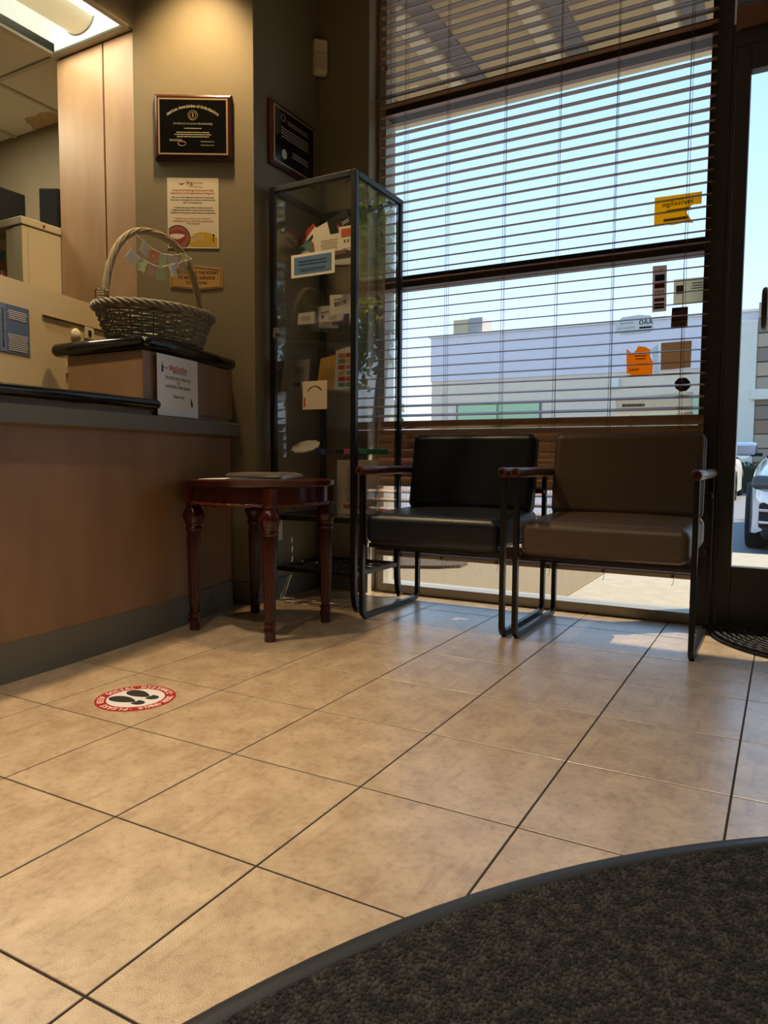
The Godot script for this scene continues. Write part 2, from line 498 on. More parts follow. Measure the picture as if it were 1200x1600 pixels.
func bars(parent: Node, n: int, w: float, h: float, at: Vector3, b: Basis, m: Material, called := "print_line", seed_ := 1, align := 0.0) -> void:
	# lines of print too small to read, joined
	var rng := RandomNumberGenerator.new(); rng.seed = seed_
	var mb := MB.new()
	for i in n:
		var y := h * 0.5 - h * (i + 0.5) / n
		var lw := w * rng.randf_range(0.78, 1.0)
		var x := -lw * 0.5 if align == 0.0 else -w * 0.5
		var end := x + lw
		while x < end - 0.002:
			var ww := minf(rng.randf_range(0.05, 0.16) * w, end - x)
			mb.box(at + b * Vector3(x + ww * 0.45, y, 0.0003), Vector3(ww * 0.9, h / n * 0.42, 0.0004), b)
			x += ww
	obj(called, mb, m, parent)

func sheet(mb: MB, at: Vector3, w: float, h: float, b: Basis, d := 0.001) -> void:
	mb.box(at + b.z * d * 0.5, Vector3(w, h, d), b)

func disc(r: float, xf: Transform3D, d: float, seg := 40, sy := 1.0) -> MB:
	var p := PackedVector2Array()
	for i in seg: p.append(Vector2(cos(TAU * i / seg) * r, sin(TAU * i / seg) * r * sy))
	var mb := MB.new(); mb.prism(p, xf, 0, d); return mb

# ------------------------------------------------------------------ camera, sky, light
func _ready() -> void:
	cam_basis = Basis(Vector3.UP, 0.5054) * Basis(Vector3.RIGHT, -0.0724) * Basis(Vector3.BACK, 0.0061)
	var cam := Camera3D.new()
	cam.name = "camera"; add_child(cam)
	cam.transform = Transform3D(cam_basis, CAM)
	cam.fov = rad_to_deg(2.0 * atan(800.0 / FOCAL)); cam.near = 0.02; cam.far = 300.0
	cam.current = true

	var env := Environment.new()
	var sm := ProceduralSkyMaterial.new()
	sm.sky_top_color = rgb(136, 188, 240); sm.sky_horizon_color = rgb(222, 236, 246); sm.sky_curve = 0.22; sm.energy_multiplier = 1.45
	sm.ground_horizon_color = rgb(200, 196, 186); sm.ground_bottom_color = rgb(150, 144, 132)
	var sky := Sky.new(); sky.sky_material = sm
	env.background_mode = Environment.BG_SKY; env.sky = sky
	env.tonemap_mode = Environment.TONE_MAPPER_LINEAR
	env.tonemap_exposure = 1.24
	env.sdfgi_enabled = true; env.ssao_enabled = true; env.ssil_enabled = true
	var we := WorldEnvironment.new(); we.environment = env; we.name = "world"; add_child(we)

	var sun := DirectionalLight3D.new()
	sun.name = "sun"; sun.light_color = rgb(255, 240, 212); sun.light_energy = 2.0; sun.light_angular_distance = 0.6
	sun.shadow_enabled = true; sun.sky_mode = DirectionalLight3D.SKY_MODE_LIGHT_ONLY
	add_child(sun)
	var to_sun := Vector3(0.78 * cos(deg_to_rad(45)), sin(deg_to_rad(45)), -0.626 * cos(deg_to_rad(45)))
	sun.look_at_from_position(Vector3.ZERO, -to_sun)

	make_materials()
	# downlights out of frame, the troffer over the reception, two lamps added as fill
	for q in [[Vector3(-0.35, 3.0, 0.15), "between the counter and the carpet"], [Vector3(0.75, 3.0, 0.15), "over the front of the dark carpet"], [Vector3(-0.35, 3.0, 1.45), "nearest the back wall on the counter side"], [Vector3(0.75, 3.0, 1.45), "over the back of the dark carpet"]]:
		downlight(q[0], "round white recessed ceiling downlight " + q[1], rgb(255, 238, 214), 2.1, 50.0, 0.85)
	downlight(Vector3(-1.425, 3.0, -1.69), "round warm downlight in the ceiling above the framed plaques", rgb(255, 214, 154), 2.4, 43.0, 0.7)
	downlight(Vector3(-1.40, 3.0, -0.55), "round warm fill downlight added in the ceiling over the black lower worktop", rgb(255, 234, 200), 4.0, 36.0, 0.8)  # added lamp, brightens the privacy panel, worktop and basket
	troffer(Vector3(-2.055, 2.505, -1.427), 0.5, "lit fluorescent troffer with curved perforated centre beside the maple cupboard")
	troffer(Vector3(-3.0, 2.505, -1.427), 1.0, "lit fluorescent troffer added as fill light deeper in the reception ceiling away from the cupboard")  # unseen fitting added to brighten the office ceiling and back wall

	build_shell()
	build_window()
	build_door()
	build_outside()
	build_counter()
	build_office()
	build_wall_things()
	build_basket()
	build_cabinet()
	build_table()
	build_chairs()
	build_blind()
	build_window_stickers()
	build_floor_things()

func area_light(parent: Node, at: Vector3, size: Vector2, energy: float, c: Color) -> void:
	var l := AreaLight3D.new()
	l.area_size = size; l.light_energy = energy; l.light_color = c; l.area_range = 12.0; l.area_attenuation = 2.0
	l.shadow_enabled = true
	put(l, "lamp_light", parent)
	l.position = at; l.rotation.x = -PI / 2

func glow(c: Color, e: float) -> StandardMaterial3D:
	var m := mat(c, 0.6)
	m.emission_enabled = true; m.emission = c; m.emission_energy_multiplier = e
	return m

func downlight(at: Vector3, label: String, c: Color, energy: float, cone: float, soft: float) -> void:
	var o := thing("recessed_downlight", label, "ceiling light", at)
	var ring := MB.new()
	ring.lathe([Vector2(0.062, -0.012), Vector2(0.085, -0.010), Vector2(0.09, 0.0)], 28)
	obj("trim_ring", ring, M.white, o)
	obj("bulb", disc(0.06, Transform3D(Basis(Vector3.RIGHT, PI / 2), Vector3(0, -0.006, 0)), 0.006, 24), glow(c, 2.0), o)
	var l := SpotLight3D.new()
	l.light_energy = energy; l.light_color = c; l.spot_angle = cone; l.spot_angle_attenuation = soft; l.spot_range = 12.0; l.spot_attenuation = 2.0
	l.light_size = 0.055; l.shadow_enabled = true
	put(l, "lamp_light", o)
	l.position = Vector3(0, -0.03, 0); l.rotation.x = -PI / 2

func troffer(at: Vector3, energy: float, label: String) -> void:
	# fluorescent fitting in the lower reception ceiling: white pan, perforated curved lamp diffuser, diffuser wings
	var o := thing("troffer_light", label, "ceiling light", at)
	var f := MB.new()
	for s in [-1, 1]:
		f.box(Vector3(s * 0.237, 0.0, 0), Vector3(0.022, 0.014, 0.62), Basis.IDENTITY, 0.003)
		f.box(Vector3(0, 0.0, s * 0.305), Vector3(0.45, 0.014, 0.022), Basis.IDENTITY, 0.003)
	obj("frame", f, M.tbar, o)
	var pan := MB.new()
	var rows := []
	for j in [-0.3, 0.3]:
		var line := []
		for i in 13:
			var x := lerpf(-0.225, 0.225, i / 12.0)
			line.append(Vector3(x, 0.02 + 0.085 * sqrt(maxf(0, 1 - pow(x / 0.235, 2))), j))
		rows.append(line)
	pan.grid(rows, false)
	pan.quad(Vector3(-0.225, 0.0, -0.3), Vector3(0.225, 0.0, -0.3), Vector3(0.225, 0.11, -0.3), Vector3(-0.225, 0.11, -0.3))
	pan.quad(Vector3(-0.225, 0.0, 0.3), Vector3(-0.225, 0.11, 0.3), Vector3(0.225, 0.11, 0.3), Vector3(0.225, 0.0, 0.3))
	obj("pan", pan, glow(rgb(240, 250, 238), 0.55), o)
	var bk := MB.new()
	rows = []
	for j in 2:
		var line := []
		for i in 13:
			var a := lerpf(PI * 1.04, PI * 1.96, i / 12.0)
			line.append(Vector3(cos(a) * 0.085, 0.066 + sin(a) * 0.055, -0.262 + 0.524 * j))
		rows.append(line)
	bk.grid(rows, false, true)
	var diffuser_m := relief(tri_mat(ramp_tex(noise(90, 0.35, 1), 256, rgb(226, 216, 170), rgb(250, 244, 214)), 6.0, 0.3), gray_tex(noise(91, 0.35, 1), 256), 0.05)
	diffuser_m.emission_enabled = true; diffuser_m.emission = rgb(248, 236, 188); diffuser_m.emission_energy_multiplier = 0.35
	obj("lamp_diffuser", bk, diffuser_m, o)
	for e in [-0.262, 0.262]:
		var rim := MB.new()
		var p := []
		for i in 13:
			var a := lerpf(PI * 1.02, PI * 1.98, i / 12.0)
			p.append(Vector3(cos(a) * 0.087, 0.066 + sin(a) * 0.057, e))
		rim.tube(p, 0.004, 6)
		obj("diffuser_rim", rim, M.white, o)
	area_light(o, Vector3(0, -0.012, 0), Vector2(0.44, 0.58), energy, rgb(255, 238, 206))

# ------------------------------------------------------------------ room
func fx(z: float) -> float:
	# plan of the counter front
	var zs := [0.9, 0.2, -0.3, -0.697, -1.054, -1.449, -1.741, -1.965]
	var xs := [-1.215, -1.218, -1.226, -1.2375, -1.265, -1.315, -1.376, -1.436]
	if z >= zs[0]: return xs[0]
	for i in zs.size() - 1:
		if z >= zs[i + 1]:
			var t: float = (z - zs[i]) / (zs[i + 1] - zs[i])
			var p: float = xs[maxi(i - 1, 0)]; var q: float = xs[mini(i + 2, xs.size() - 1)]
			return cubic_interpolate(xs[i], xs[i + 1], p, q, t)
	return xs[-1]

func build_shell() -> void:
	# floor: grout bed and one mesh for each tile
	var floor_ := struct_node("floor")
	obj("grout", bx(Vector3(-3.9, -0.12, -2.72), Vector3(2.7, -0.0013, 3.4)), M.grout, floor_)
	var variants := []
	var rng := RandomNumberGenerator.new(); rng.seed = 11
	for k in 9:
		var mb := MB.new()
		var h := T * 0.5 - 0.0021
		var c := 0.0008
		var o := Vector2(rng.randf(), rng.randf()); var turn := rng.randi() % 2
		var uv := func(p: Vector3) -> Vector2:
			var q := Vector2(p.x, p.z) / T * 0.62
			if turn: q = -q
			return o + q
		var top := [Vector3(-h + c, 0, -h + c), Vector3(h - c, 0, -h + c), Vector3(h - c, 0, h - c), Vector3(-h + c, 0, h - c)]
		var mid := [Vector3(-h, -c, -h), Vector3(h, -c, -h), Vector3(h, -c, h), Vector3(-h, -c, h)]
		var low := []
		for p in mid: low.append(p + Vector3(0, -0.008, 0))
		mb.quad_uv(top, top.map(uv))
		for i in 4:
			var j := (i + 1) % 4
			for pr in [[top, mid], [mid, low]]:
				var q := [pr[0][j], pr[0][i], pr[1][i], pr[1][j]]
				mb.quad_uv(q, q.map(uv))
		variants.append(mb.mesh())
	for bz in range(-2, 8):          # rows from behind the camera to the window
		for ax in range(-5, 7):
			var cx := (ax + 0.5) * T; var cz := -(bz + 0.5) * T
			if Vector2(cx, cz).distance_to(Vector2(1.77, 0.53)) < 1.3 or (cx > 1.6 and cz > -0.6): continue
			if cx > 2.3: continue
			var t := obj("tile", variants[rng.randi() % 9], M.tile, floor_)
			t.position = Vector3(cx, 0, cz)
	# walls
	var left := PackedVector2Array([Vector2(-1.36, -2.52), Vector2(-1.36, -2.015), Vector2(-1.807, -1.757), Vector2(-1.807, -1.88), Vector2(-1.48, -2.07), Vector2(-1.48, -2.52)])
	var m := MB.new(); m.plan(left, 0, 3.0)
	struct("wall_left", m, M.wall)
	m = MB.new(); m.plan(PackedVector2Array([Vector2(-1.49, -2.521), Vector2(-1.08, -2.521), Vector2(-1.08, -2.72), Vector2(-1.49, -2.72)]), 0, 3.0)
	struct("wall_pier", m, M.wall)
	struct("trim_1", bx(Vector3(-1.079, 0.0, -2.70), Vector3(-1.073, 2.96, -2.523), 0.001), M.jamb)
	struct("wall_lintel", bx(Vector3(-1.08, 2.95, -2.72), Vector3(2.6, 3.0, -2.55)), M.wall)
	struct("wall_right", bx(Vector3(2.6, 0, -2.72), Vector3(2.72, 3.0, 3.4)), M.wall)
	struct("wall_back", bx(Vector3(-3.9, 0, 3.3), Vector3(2.6, 3.0, 3.42)), M.wall)
	struct("wall_office", bx(Vector3(-3.9, 0, -2.30), Vector3(-1.48, 3.0, -2.19)), M.wall)
	struct("wall_office_side", bx(Vector3(-4.02, 0, -2.30), Vector3(-3.9, 3.0, 3.42)), M.wall)
	struct("ceiling", bx(Vector3(-1.83, 3.0, -2.72), Vector3(2.72, 3.1, 3.42)), M.ceiling)
	struct("wall_bulkhead", bx(Vector3(-1.832, 2.503, -1.757), Vector3(-1.808, 3.0, 3.3)), M.wall)
	# reception ceiling: slab, tees and lay-in tiles
	var co := struct_node("ceiling_office")
	obj("deck", bx(Vector3(-3.9, 2.62, -2.2), Vector3(-1.8, 2.7, 3.3)), M.ceiling, co)
	var tees := []
	var xs := [-3.9, -3.24, -2.76, -2.30, -1.812]
	var zs := [-2.19, -2.10, -1.755, -1.11, -0.50, 0.10, 0.70]
	for x in [-3.24, -2.76, -2.30]: tees.append([Vector3(x - 0.012, 2.499, -2.19), Vector3(x + 0.012, 2.51, 0.9)])
	for z in [-1.745, -1.11, -0.50, 0.10]: tees.append([Vector3(-3.9, 2.4985, z - 0.012), Vector3(-1.812, 2.5095, z + 0.012)])
	for t in tees: obj("tee_bar", bx(t[0], t[1], 0.002), M.tbar, co)
	for i in xs.size() - 1:
		for j in zs.size() - 1:
			if (i == 3 and (j == 2 or j < 1)) or (i == 1 and j == 2): continue
			if zs[j + 1] - zs[j] < 0.11 : continue
			var lo := Vector3(xs[i] + 0.004, 2.508, zs[j] + 0.004); var hi := Vector3(xs[i + 1] - 0.004, 2.522, zs[j + 1] - 0.004)
			if j == 1: lo.z = -2.188
			obj("ceiling_tile", bx(lo, hi, 0.002), M.ceil_tile, co)
	# old water stain on the tile by the back wall
	var st := PackedVector2Array()
	for i in 26:
		var a := TAU * i / 26.0
		var r := 1.0 + 0.12 * sin(a * 5) + 0.07 * sin(a * 9 + 1)
		st.append(Vector2(-2.90 + cos(a) * 0.15 * r, -2.15 - sin(a) * 0.085 * r))
	m = MB.new()
	for i in st.size(): st[i].y = clampf(st[i].y, -2.185, -1.8)
	m.plan(st, 2.5072, 2.5085)
	obj("water_stain", m, M.stain, co)
	# skirting along the corner walls
	m = MB.new()
	m.plan(PackedVector2Array([Vector2(-1.35, -2.51), Vector2(-1.35, -2.01), Vector2(-1.44, -1.958), Vector2(-1.445, -1.967), Vector2(-1.361, -2.016), Vector2(-1.361, -2.51)]), 0, 0.1)
	struct("baseboard_left", m, M.grey_trim)
	struct("baseboard_pier", bx(Vector3(-1.36, 0, -2.522), Vector3(-1.068, 0.1, -2.514), 0.002), M.grey_trim)
	# carpet with its curved rubber edge strip
	var arc := []
	for i in 41: arc.append(deg_to_rad(lerpf(180.0, 270.0, i / 40.0)))
	var cp := PackedVector2Array(); var edge := []
	var cc := Vector2(1.77, 0.53)
	cp.append(Vector2(2.6, 3.3)); cp.append(Vector2(cc.x - 1.70, 3.3))
	for a in arc: cp.append(cc + Vector2(cos(a), sin(a)) * 1.70)
	cp.append(Vector2(2.6, cc.y - 1.70))
	m = MB.new(); m.plan(cp, 0.0005, 0.005)
	var cf := struct_node("floor_carpet")
	obj("backing", m, M.carpet, cf)
	edge.append(Vector2(cc.x, 3.3))
	var rows := []
	for q in [[0.0, 0.0], [0.001, 0.003], [0.009, 0.0085], [0.022, 0.010], [0.033, 0.009], [0.036, 0.001]]:
		var line := [Vector3(cc.x - 1.725 + q[0], q[1], 3.3)]
		for a in arc: line.append(Vector3(cc.x + cos(a) * (1.725 - q[0]), q[1], cc.y + sin(a) * (1.725 - q[0])))
		line.append(Vector3(2.6, q[1], cc.y - 1.725 + q[0]))
		rows.append(line)
	m = MB.new(); m.grid(rows, false, true)
	var strip := struct("trim_2", m, M.rubber)
	strip.set_meta("label", "black rubber edge strip along the carpet")
	# carpet loops where the photograph shows them
	var tm := MB.new()
	tm.lathe([Vector2(0.0022, 0.0), Vector2(0.0030, 0.002), Vector2(0.0022, 0.0042), Vector2(0.0, 0.0050)], 6)
	var mm := MultiMesh.new(); mm.transform_format = MultiMesh.TRANSFORM_3D; mm.use_colors = true; mm.mesh = tm.mesh()
	var spots := []
	rng.seed = 5
	var step := 0.0052
	var z := -1.16
	while z < 0.42:
		var x := 0.05
		while x < 1.25:
			var p := Vector2(x + rng.randf_range(-0.0022, 0.0022), z + rng.randf_range(-0.0022, 0.0022))
			if p.distance_to(cc) < 1.692: spots.append(p)
			x += step
		z += step
	mm.instance_count = spots.size()
	var tint := noise(44, 26.0, 3)
	for i in spots.size():
		var p: Vector2 = spots[i]
		var b := Basis(Vector3.UP, rng.randf() * TAU) * Basis(Vector3.RIGHT, rng.randf_range(-0.7, 0.7))
		b = b.scaled(Vector3.ONE * rng.randf_range(0.8, 1.25))
		mm.set_instance_transform(i, Transform3D(b, Vector3(p.x, 0.003, p.y)))
		var k := clampf(0.5 + tint.get_noise_2d(p.x, p.y) * 0.9 + rng.randf_range(-0.45, 0.45), 0, 1)
		var col := Color(0.007, 0.0068, 0.0065).lerp(Color(0.048, 0.042, 0.035), k * k)
		mm.set_instance_color(i, col)
	var mi := MultiMeshInstance3D.new(); mi.multimesh = mm; mi.material_override = M.tuft
	put(mi, "carpet_pile", cf); mi.set_meta("kind", "stuff")

func build_window() -> void:
	var w := struct_node("window_1")
	var x0 := -1.07; var x1 := 0.445
	var zi := -2.60; var zo := -2.70
	obj("window_frame", bx(Vector3(x0, 0, zo), Vector3(x0 + 0.045, 2.95, zi), 0.003), M.frame_light, w)  # sun on this side is put into the pale colour
	obj("window_frame", bx(Vector3(x1 - 0.03, 0, zo), Vector3(x1 + 0.045, 2.95, zi + 0.02), 0.003), M.frame, w)
	obj("window_sill", bx(Vector3(x0 + 0.045, 0, zo), Vector3(x1 - 0.03, 0.045, zi + 0.02), 0.004), M.frame_light, w)  # pale colour stands in for the lit bottom frame
	obj("transom_bar", bx(Vector3(x0 + 0.045, 1.49, zo), Vector3(x1 - 0.03, 1.545, zi), 0.003), M.frame, w)
	obj("transom_bar", bx(Vector3(x0 + 0.045, 2.30, zo), Vector3(x1 - 0.03, 2.365, zi), 0.003), M.frame, w)
	obj("window_head", bx(Vector3(x0 + 0.045, 2.90, zo), Vector3(x1 - 0.03, 2.95, zi), 0.003), M.frame, w)
	for y in [[0.045, 1.49], [1.545, 2.30], [2.365, 2.90]]:
		obj("pane", bx(Vector3(x0 + 0.045, y[0], -2.655), Vector3(x1 - 0.03, y[1], -2.649)), M.glass, w)

	var v := struct_node("window_2")
	for e in [[1.462, 1.50], [2.56, 2.598]]: obj("window_frame", bx(Vector3(e[0], 0, zo), Vector3(e[1], 2.95, zi), 0.003), M.frame, v)
	for y in [[0.0, 0.05], [1.49, 1.545], [2.30, 2.365], [2.90, 2.95]]: obj("transom_bar", bx(Vector3(1.50, y[0], zo), Vector3(2.56, y[1], zi), 0.003), M.frame, v)
	for y in [[0.05, 1.49], [1.545, 2.30], [2.365, 2.90]]: obj("pane", bx(Vector3(1.50, y[0], -2.655), Vector3(2.56, y[1], -2.649)), M.glass, v)

func build_door() -> void:
	var d := struct_node("door_1")
	var zi := -2.565; var zo := -2.615
	obj("door_jamb", bx(Vector3(0.491, 0, -2.70), Vector3(0.503, 2.27, -2.57), 0.002), M.frame, d)
	obj("stile", bx(Vector3(0.505, 0.006, zo), Vector3(0.555, 2.215, zi), 0.003), M.frame, d)
	obj("stile", bx(Vector3(1.36, 0.006, zo), Vector3(1.41, 2.215, zi), 0.003), M.frame, d)
	obj("bottom_rail", bx(Vector3(0.555, 0.006, zo), Vector3(1.36, 0.25, zi), 0.003), M.frame, d)
	obj("top_rail", bx(Vector3(0.555, 2.125, zo), Vector3(1.36, 2.215, zi), 0.003), M.frame, d)
	obj("pane", bx(Vector3(0.555, 0.25, -2.593), Vector3(1.36, 2.125, -2.587)), M.glass, d)
	obj("door_jamb", bx(Vector3(1.413, 0, -2.70), Vector3(1.46, 2.95, -2.57), 0.002), M.frame, d)
	obj("header", bx(Vector3(0.491, 2.222, -2.70), Vector3(1.413, 2.30, -2.56), 0.003), M.frame, d)
	obj("threshold", bx(Vector3(0.491, 0, -2.70), Vector3(1.413, 0.005, -2.56), 0.001), M.frame_light, d)
	# transom light over the door, behind a wooden valance
	obj("transom_pane", bx(Vector3(0.491, 2.30, -2.655), Vector3(1.413, 2.95, -2.649)), M.glass, d)
	var h := MB.new()
	var p := []
	for i in 9:
		var a := PI * i / 8.0
		p.append(Vector3(0.635, 1.235 + cos(a) * 0.07, zi + 0.012 + sin(a) * 0.05))
	p.push_front(Vector3(0.635, 1.305, zi - 0.002)); p.append(Vector3(0.635, 1.165, zi - 0.002))
	h.tube(p, 0.011, 10)
	obj("pull_handle", h, flat(66, 44, 36, 0.35), d)
	var v := thing("wooden_valance", "dark brown wooden blind valance above the glass door", "valance", Vector3(0.50, 2.26, -2.555))
	obj("board", bx(Vector3(0, 0.012, 0.0), Vector3(0.90, 0.085, 0.02), 0.003), M.slat_dark, v)
	obj("return_board", bx(Vector3(0.0, 0.012, -0.04), Vector3(0.014, 0.085, 0.0), 0.002), M.slat_dark, v)
	for i in 8:
		obj("slat", bx(Vector3(0.0, 0.095 + i * 0.02, -0.035), Vector3(0.90, 0.099 + i * 0.02, 0.015), 0.001), M.slat_dark, v)

# ------------------------------------------------------------------ outside
func leaf_cloud(n: int, c: Vector3, r: Vector3, size: float, cols: Array, seed_: int, shell := 0.45) -> MultiMeshInstance3D:
	var lf := MB.new()
	lf.quad(Vector3(0, 0, -0.5), Vector3(0.32, 0.05, 0), Vector3(0, 0, 0.5), Vector3(-0.32, 0.05, 0))
	var mm := MultiMesh.new(); mm.transform_format = MultiMesh.TRANSFORM_3D; mm.use_colors = true; mm.mesh = lf.mesh()
	mm.instance_count = n
	var rng := RandomNumberGenerator.new(); rng.seed = seed_
	var clumps := []
	for i in maxi(6, int(n / 60.0)):
		var d := Vector3(rng.randfn(), rng.randfn(), rng.randfn()).normalized() * pow(rng.randf(), shell)
		clumps.append([c + d * r, rng.randf()])
	for i in n:
		var q = clumps[rng.randi() % clumps.size()]
		var p: Vector3 = q[0] + Vector3(rng.randfn(), rng.randfn(), rng.randfn()) * r * 0.14
		var b := Basis.from_euler(Vector3(rng.randf() * TAU, rng.randf() * TAU, rng.randf() * TAU)).scaled(Vector3.ONE * size * rng.randf_range(0.6, 1.3))
		mm.set_instance_transform(i, Transform3D(b, p))
		var a: Color = cols[int(q[1] * cols.size()) % cols.size()]
		mm.set_instance_color(i, a * rng.randf_range(0.8, 1.2))
	var mi := MultiMeshInstance3D.new(); mi.multimesh = mm; mi.material_override = M.leaf
	mi.set_meta("kind", "stuff")
	return mi

func tree(at: Vector3, h: float, crown: Vector3, low: float, label: String, cols: Array, seed_: int, n := 3000, leaf := 0.2) -> void:
	var o := thing("street_tree", label, "tree", at)
	var tr := MB.new()
	var rng := RandomNumberGenerator.new(); rng.seed = seed_
	var path := []
	for i in 9: path.append(Vector3(sin(i * 0.9) * 0.08, h * 0.8 * i / 8.0, cos(i * 0.7) * 0.08 - 0.08))
	tr.tube(path, 0.16, 10, false, 0.3)
	obj("trunk", tr, M.bark, o)
	for i in 9:
		var b := MB.new()
		var y := lerpf(low, h * 0.75, i / 9.0)
		var d := Vector3(cos(i * 2.4), 0.7, sin(i * 2.4))
		b.tube([Vector3(0, y, 0), Vector3(0, y, 0) + d * crown.x * 0.4, Vector3(0, y, 0) + d * Vector3(1, 1.4, 1) * crown.x * 0.75], 0.05, 6, false, 0.3)
		obj("branch", b, M.bark, o)
	put(leaf_cloud(n, Vector3(0, (low + h) * 0.5, 0), crown, leaf, cols, seed_), "foliage", o)

func build_outside() -> void:
	# pavement in front of the window
	var walk := struct_node("pavement")
	obj("aggregate_slab", bx(Vector3(-6, -0.15, -5.4), Vector3(-0.235, -0.03, -2.705), 0.006), M.aggregate, walk)
	for i in 4:
		for j in 2:
			var x := -0.225 + i * 1.55; var z := -2.705 - j * 1.35
			obj("concrete_slab", bx(Vector3(x, -0.15, z - 1.34), Vector3(x + 1.54, -0.03, z), 0.006), M.concrete, walk)
	obj("kerb", bx(Vector3(-6, -0.3, -5.55), Vector3(6, -0.03, -5.405), 0.02), M.concrete, walk)
	obj("pavement_bed", bx(Vector3(-6, -0.4, -5.4), Vector3(6, -0.152, -2.72)), M.asphalt, walk)
	var lot := struct("parking_lot", bx(Vector3(-45, -0.4, -60), Vector3(45, -0.2, -5.56)), M.asphalt)
	lot.set_meta("label", "grey asphalt parking lot")
	for x in [-0.1, 2.75]:
		var line := struct("trim_3", bx(Vector3(x - 0.05, -0.2, -11.5), Vector3(x + 0.05, -0.1985, -5.7)), M.white)
		line.set_meta("label", "white painted parking line")
	var bed := thing("planting_bed", "dark mulch planting bed outside the window", "planting bed", Vector3(-2.2, -0.03, -3.85))
	var pb := PackedVector2Array()
	for i in 24:
		var a := TAU * i / 24.0
		pb.append(Vector2(cos(a) * 1.12 * (1 + 0.06 * sin(3 * a)), sin(a) * 0.52 * (1 + 0.05 * cos(4 * a))))
	var mb := MB.new(); mb.plan(pb, 0.0, 0.02)
	obj("mulch", mb, M.mulch, bed)
	var rng := RandomNumberGenerator.new(); rng.seed = 77
	for i in 16:
		var a := rng.randf() * TAU
		var r := rng.randf_range(0.03, 0.07)
		var s := MB.new()
		s.rbox(Vector3.ZERO, Vector3(r * 2, r * 1.1, r * 1.6), r * 0.5, 3)
		var o := obj("stone", s, flat([148, 120, 96][i % 3], [134, 108, 88][i % 3], [116, 96, 80][i % 3], 0.9), bed)
		o.position = Vector3(cos(a) * 1.0, 0.02 + r * 0.45, sin(a) * 0.42); o.rotation.y = a
	put(leaf_cloud(500, Vector3(-0.3, 0.2, -0.1), Vector3(0.6, 0.16, 0.26), 0.06, [Color(0.05, 0.09, 0.03), Color(0.10, 0.15, 0.05)], 9), "low_shrub", bed)
	# soffit of the canopy over the pavement
	var so := struct_node("canopy")
	obj("soffit", bx(Vector3(-6, 2.93, -3.86), Vector3(6, 3.1, -2.72)), M.soffit, so)
	obj("fascia", bx(Vector3(-6, 2.88, -3.92), Vector3(6, 3.25, -3.86), 0.005), M.joist, so)
	for k in range(-6, 8):
		var x := -0.49 + 0.6 * k
		obj("joist", bx(Vector3(x - 0.045, 2.885, -3.86), Vector3(x + 0.045, 2.93, -2.72), 0.004), M.joist, so)
		obj("groove_strip", bx(Vector3(x + 0.06, 2.915, -3.86), Vector3(x + 0.17, 2.93, -2.72), 0.003), M.joist_grey, so)  # flat grey strip in place of a groove beside each joist
	# building across the parking lot
	var b := thing("office_building", "long two-tone stucco building with green tinted windows across the parking lot", "building", Vector3(-3.0, -0.2, -25))
	obj("lower_wall", bx(Vector3(-8.35, 0, -10), Vector3(9.0, 3.85, 0)), M.stucco_low, b)
	obj("upper_wall", bx(Vector3(-8.38, 3.85, -10), Vector3(9.0, 5.5, 0.04)), M.stucco_up, b)
	obj("parapet_cap", bx(Vector3(-8.45, 5.5, -10), Vector3(9.0, 5.58, 0.1)), M.white, b)
	for wx in [[-7.25, 3.2], [-0.9, 3.2], [3.6, 2.4]]:
		var f := obj("window", bx(Vector3(wx[0] - 0.05, 0.75, -0.02), Vector3(wx[0] + wx[1] + 0.05, 2.98, 0.03)), M.joist_grey, b)
		var nn := 2
		for i in nn:
			var pw: float = wx[1] / nn
			obj("window_pane", bx(Vector3(wx[0] + i * pw + 0.03, 0.8, 0.03), Vector3(wx[0] + (i + 1) * pw - 0.03, 2.92, 0.05)), M.green_glass, f)
	for lx in [-1.6, 5.0]:
		obj("wall_lamp", bx(Vector3(lx, 3.35, 0.0), Vector3(lx + 0.28, 3.65, 0.16), 0.02), M.white, b)
	var u := thing("rooftop_unit", "tan and grey air handling unit on the building roof", "roof unit", Vector3(-9.9, 5.38, -25.6))
	obj("housing", bx(Vector3(-0.62, 0, -0.5), Vector3(0.0, 0.55, 0.5), 0.02), flat(196, 176, 140, 0.7), u)
	obj("louvre_box", bx(Vector3(0.0, 0, -0.5), Vector3(0.55, 0.58, 0.5), 0.02), flat(160, 156, 154, 0.7), u)
	var tw := thing("corner_tower", "cream pier beside a grey stone-clad corner tower", "building", Vector3(-0.5, -0.2, -23.2))
	obj("pier", bx(Vector3(-0.42, 0, -1.5), Vector3(0.36, 4.95, 0.0), 0.03), M.stucco_cream, tw)
	obj("core", bx(Vector3(0.36, 0, -1.6), Vector3(4.5, 5.45, -0.12)), flat(150, 142, 132, 0.9), tw)
	rng.seed = 31
	for r in 13:
		var x := 0.37
		while x < 4.4:
			var ww := rng.randf_range(0.35, 0.75)
			var sh := rng.randi() % 4
			obj("stone", bx(Vector3(x, r * 0.415 + 0.01, -0.12), Vector3(minf(x + ww, 4.5) - 0.02, r * 0.415 + 0.40, -rng.randf_range(0.0, 0.05)), 0.02), flat([166, 138, 178, 150][sh], [150, 126, 160, 122][sh], [132, 112, 138, 102][sh], 0.9), tw)
			x += ww
	obj("ledge", bx(Vector3(0.25, 2.65, -0.12), Vector3(4.5, 2.95, 0.12), 0.02), M.stucco_cream, tw)
	var hg := thing("clipped_hedge", "dark green clipped hedge at the foot of the stone tower", "hedge", Vector3(0.0, -0.2, -21.8))
	obj("hedge_core", bx(Vector3(-1.2, 0, -0.4), Vector3(4, 0.75, 0.3), 0.1), flat(36, 48, 30, 0.9), hg)
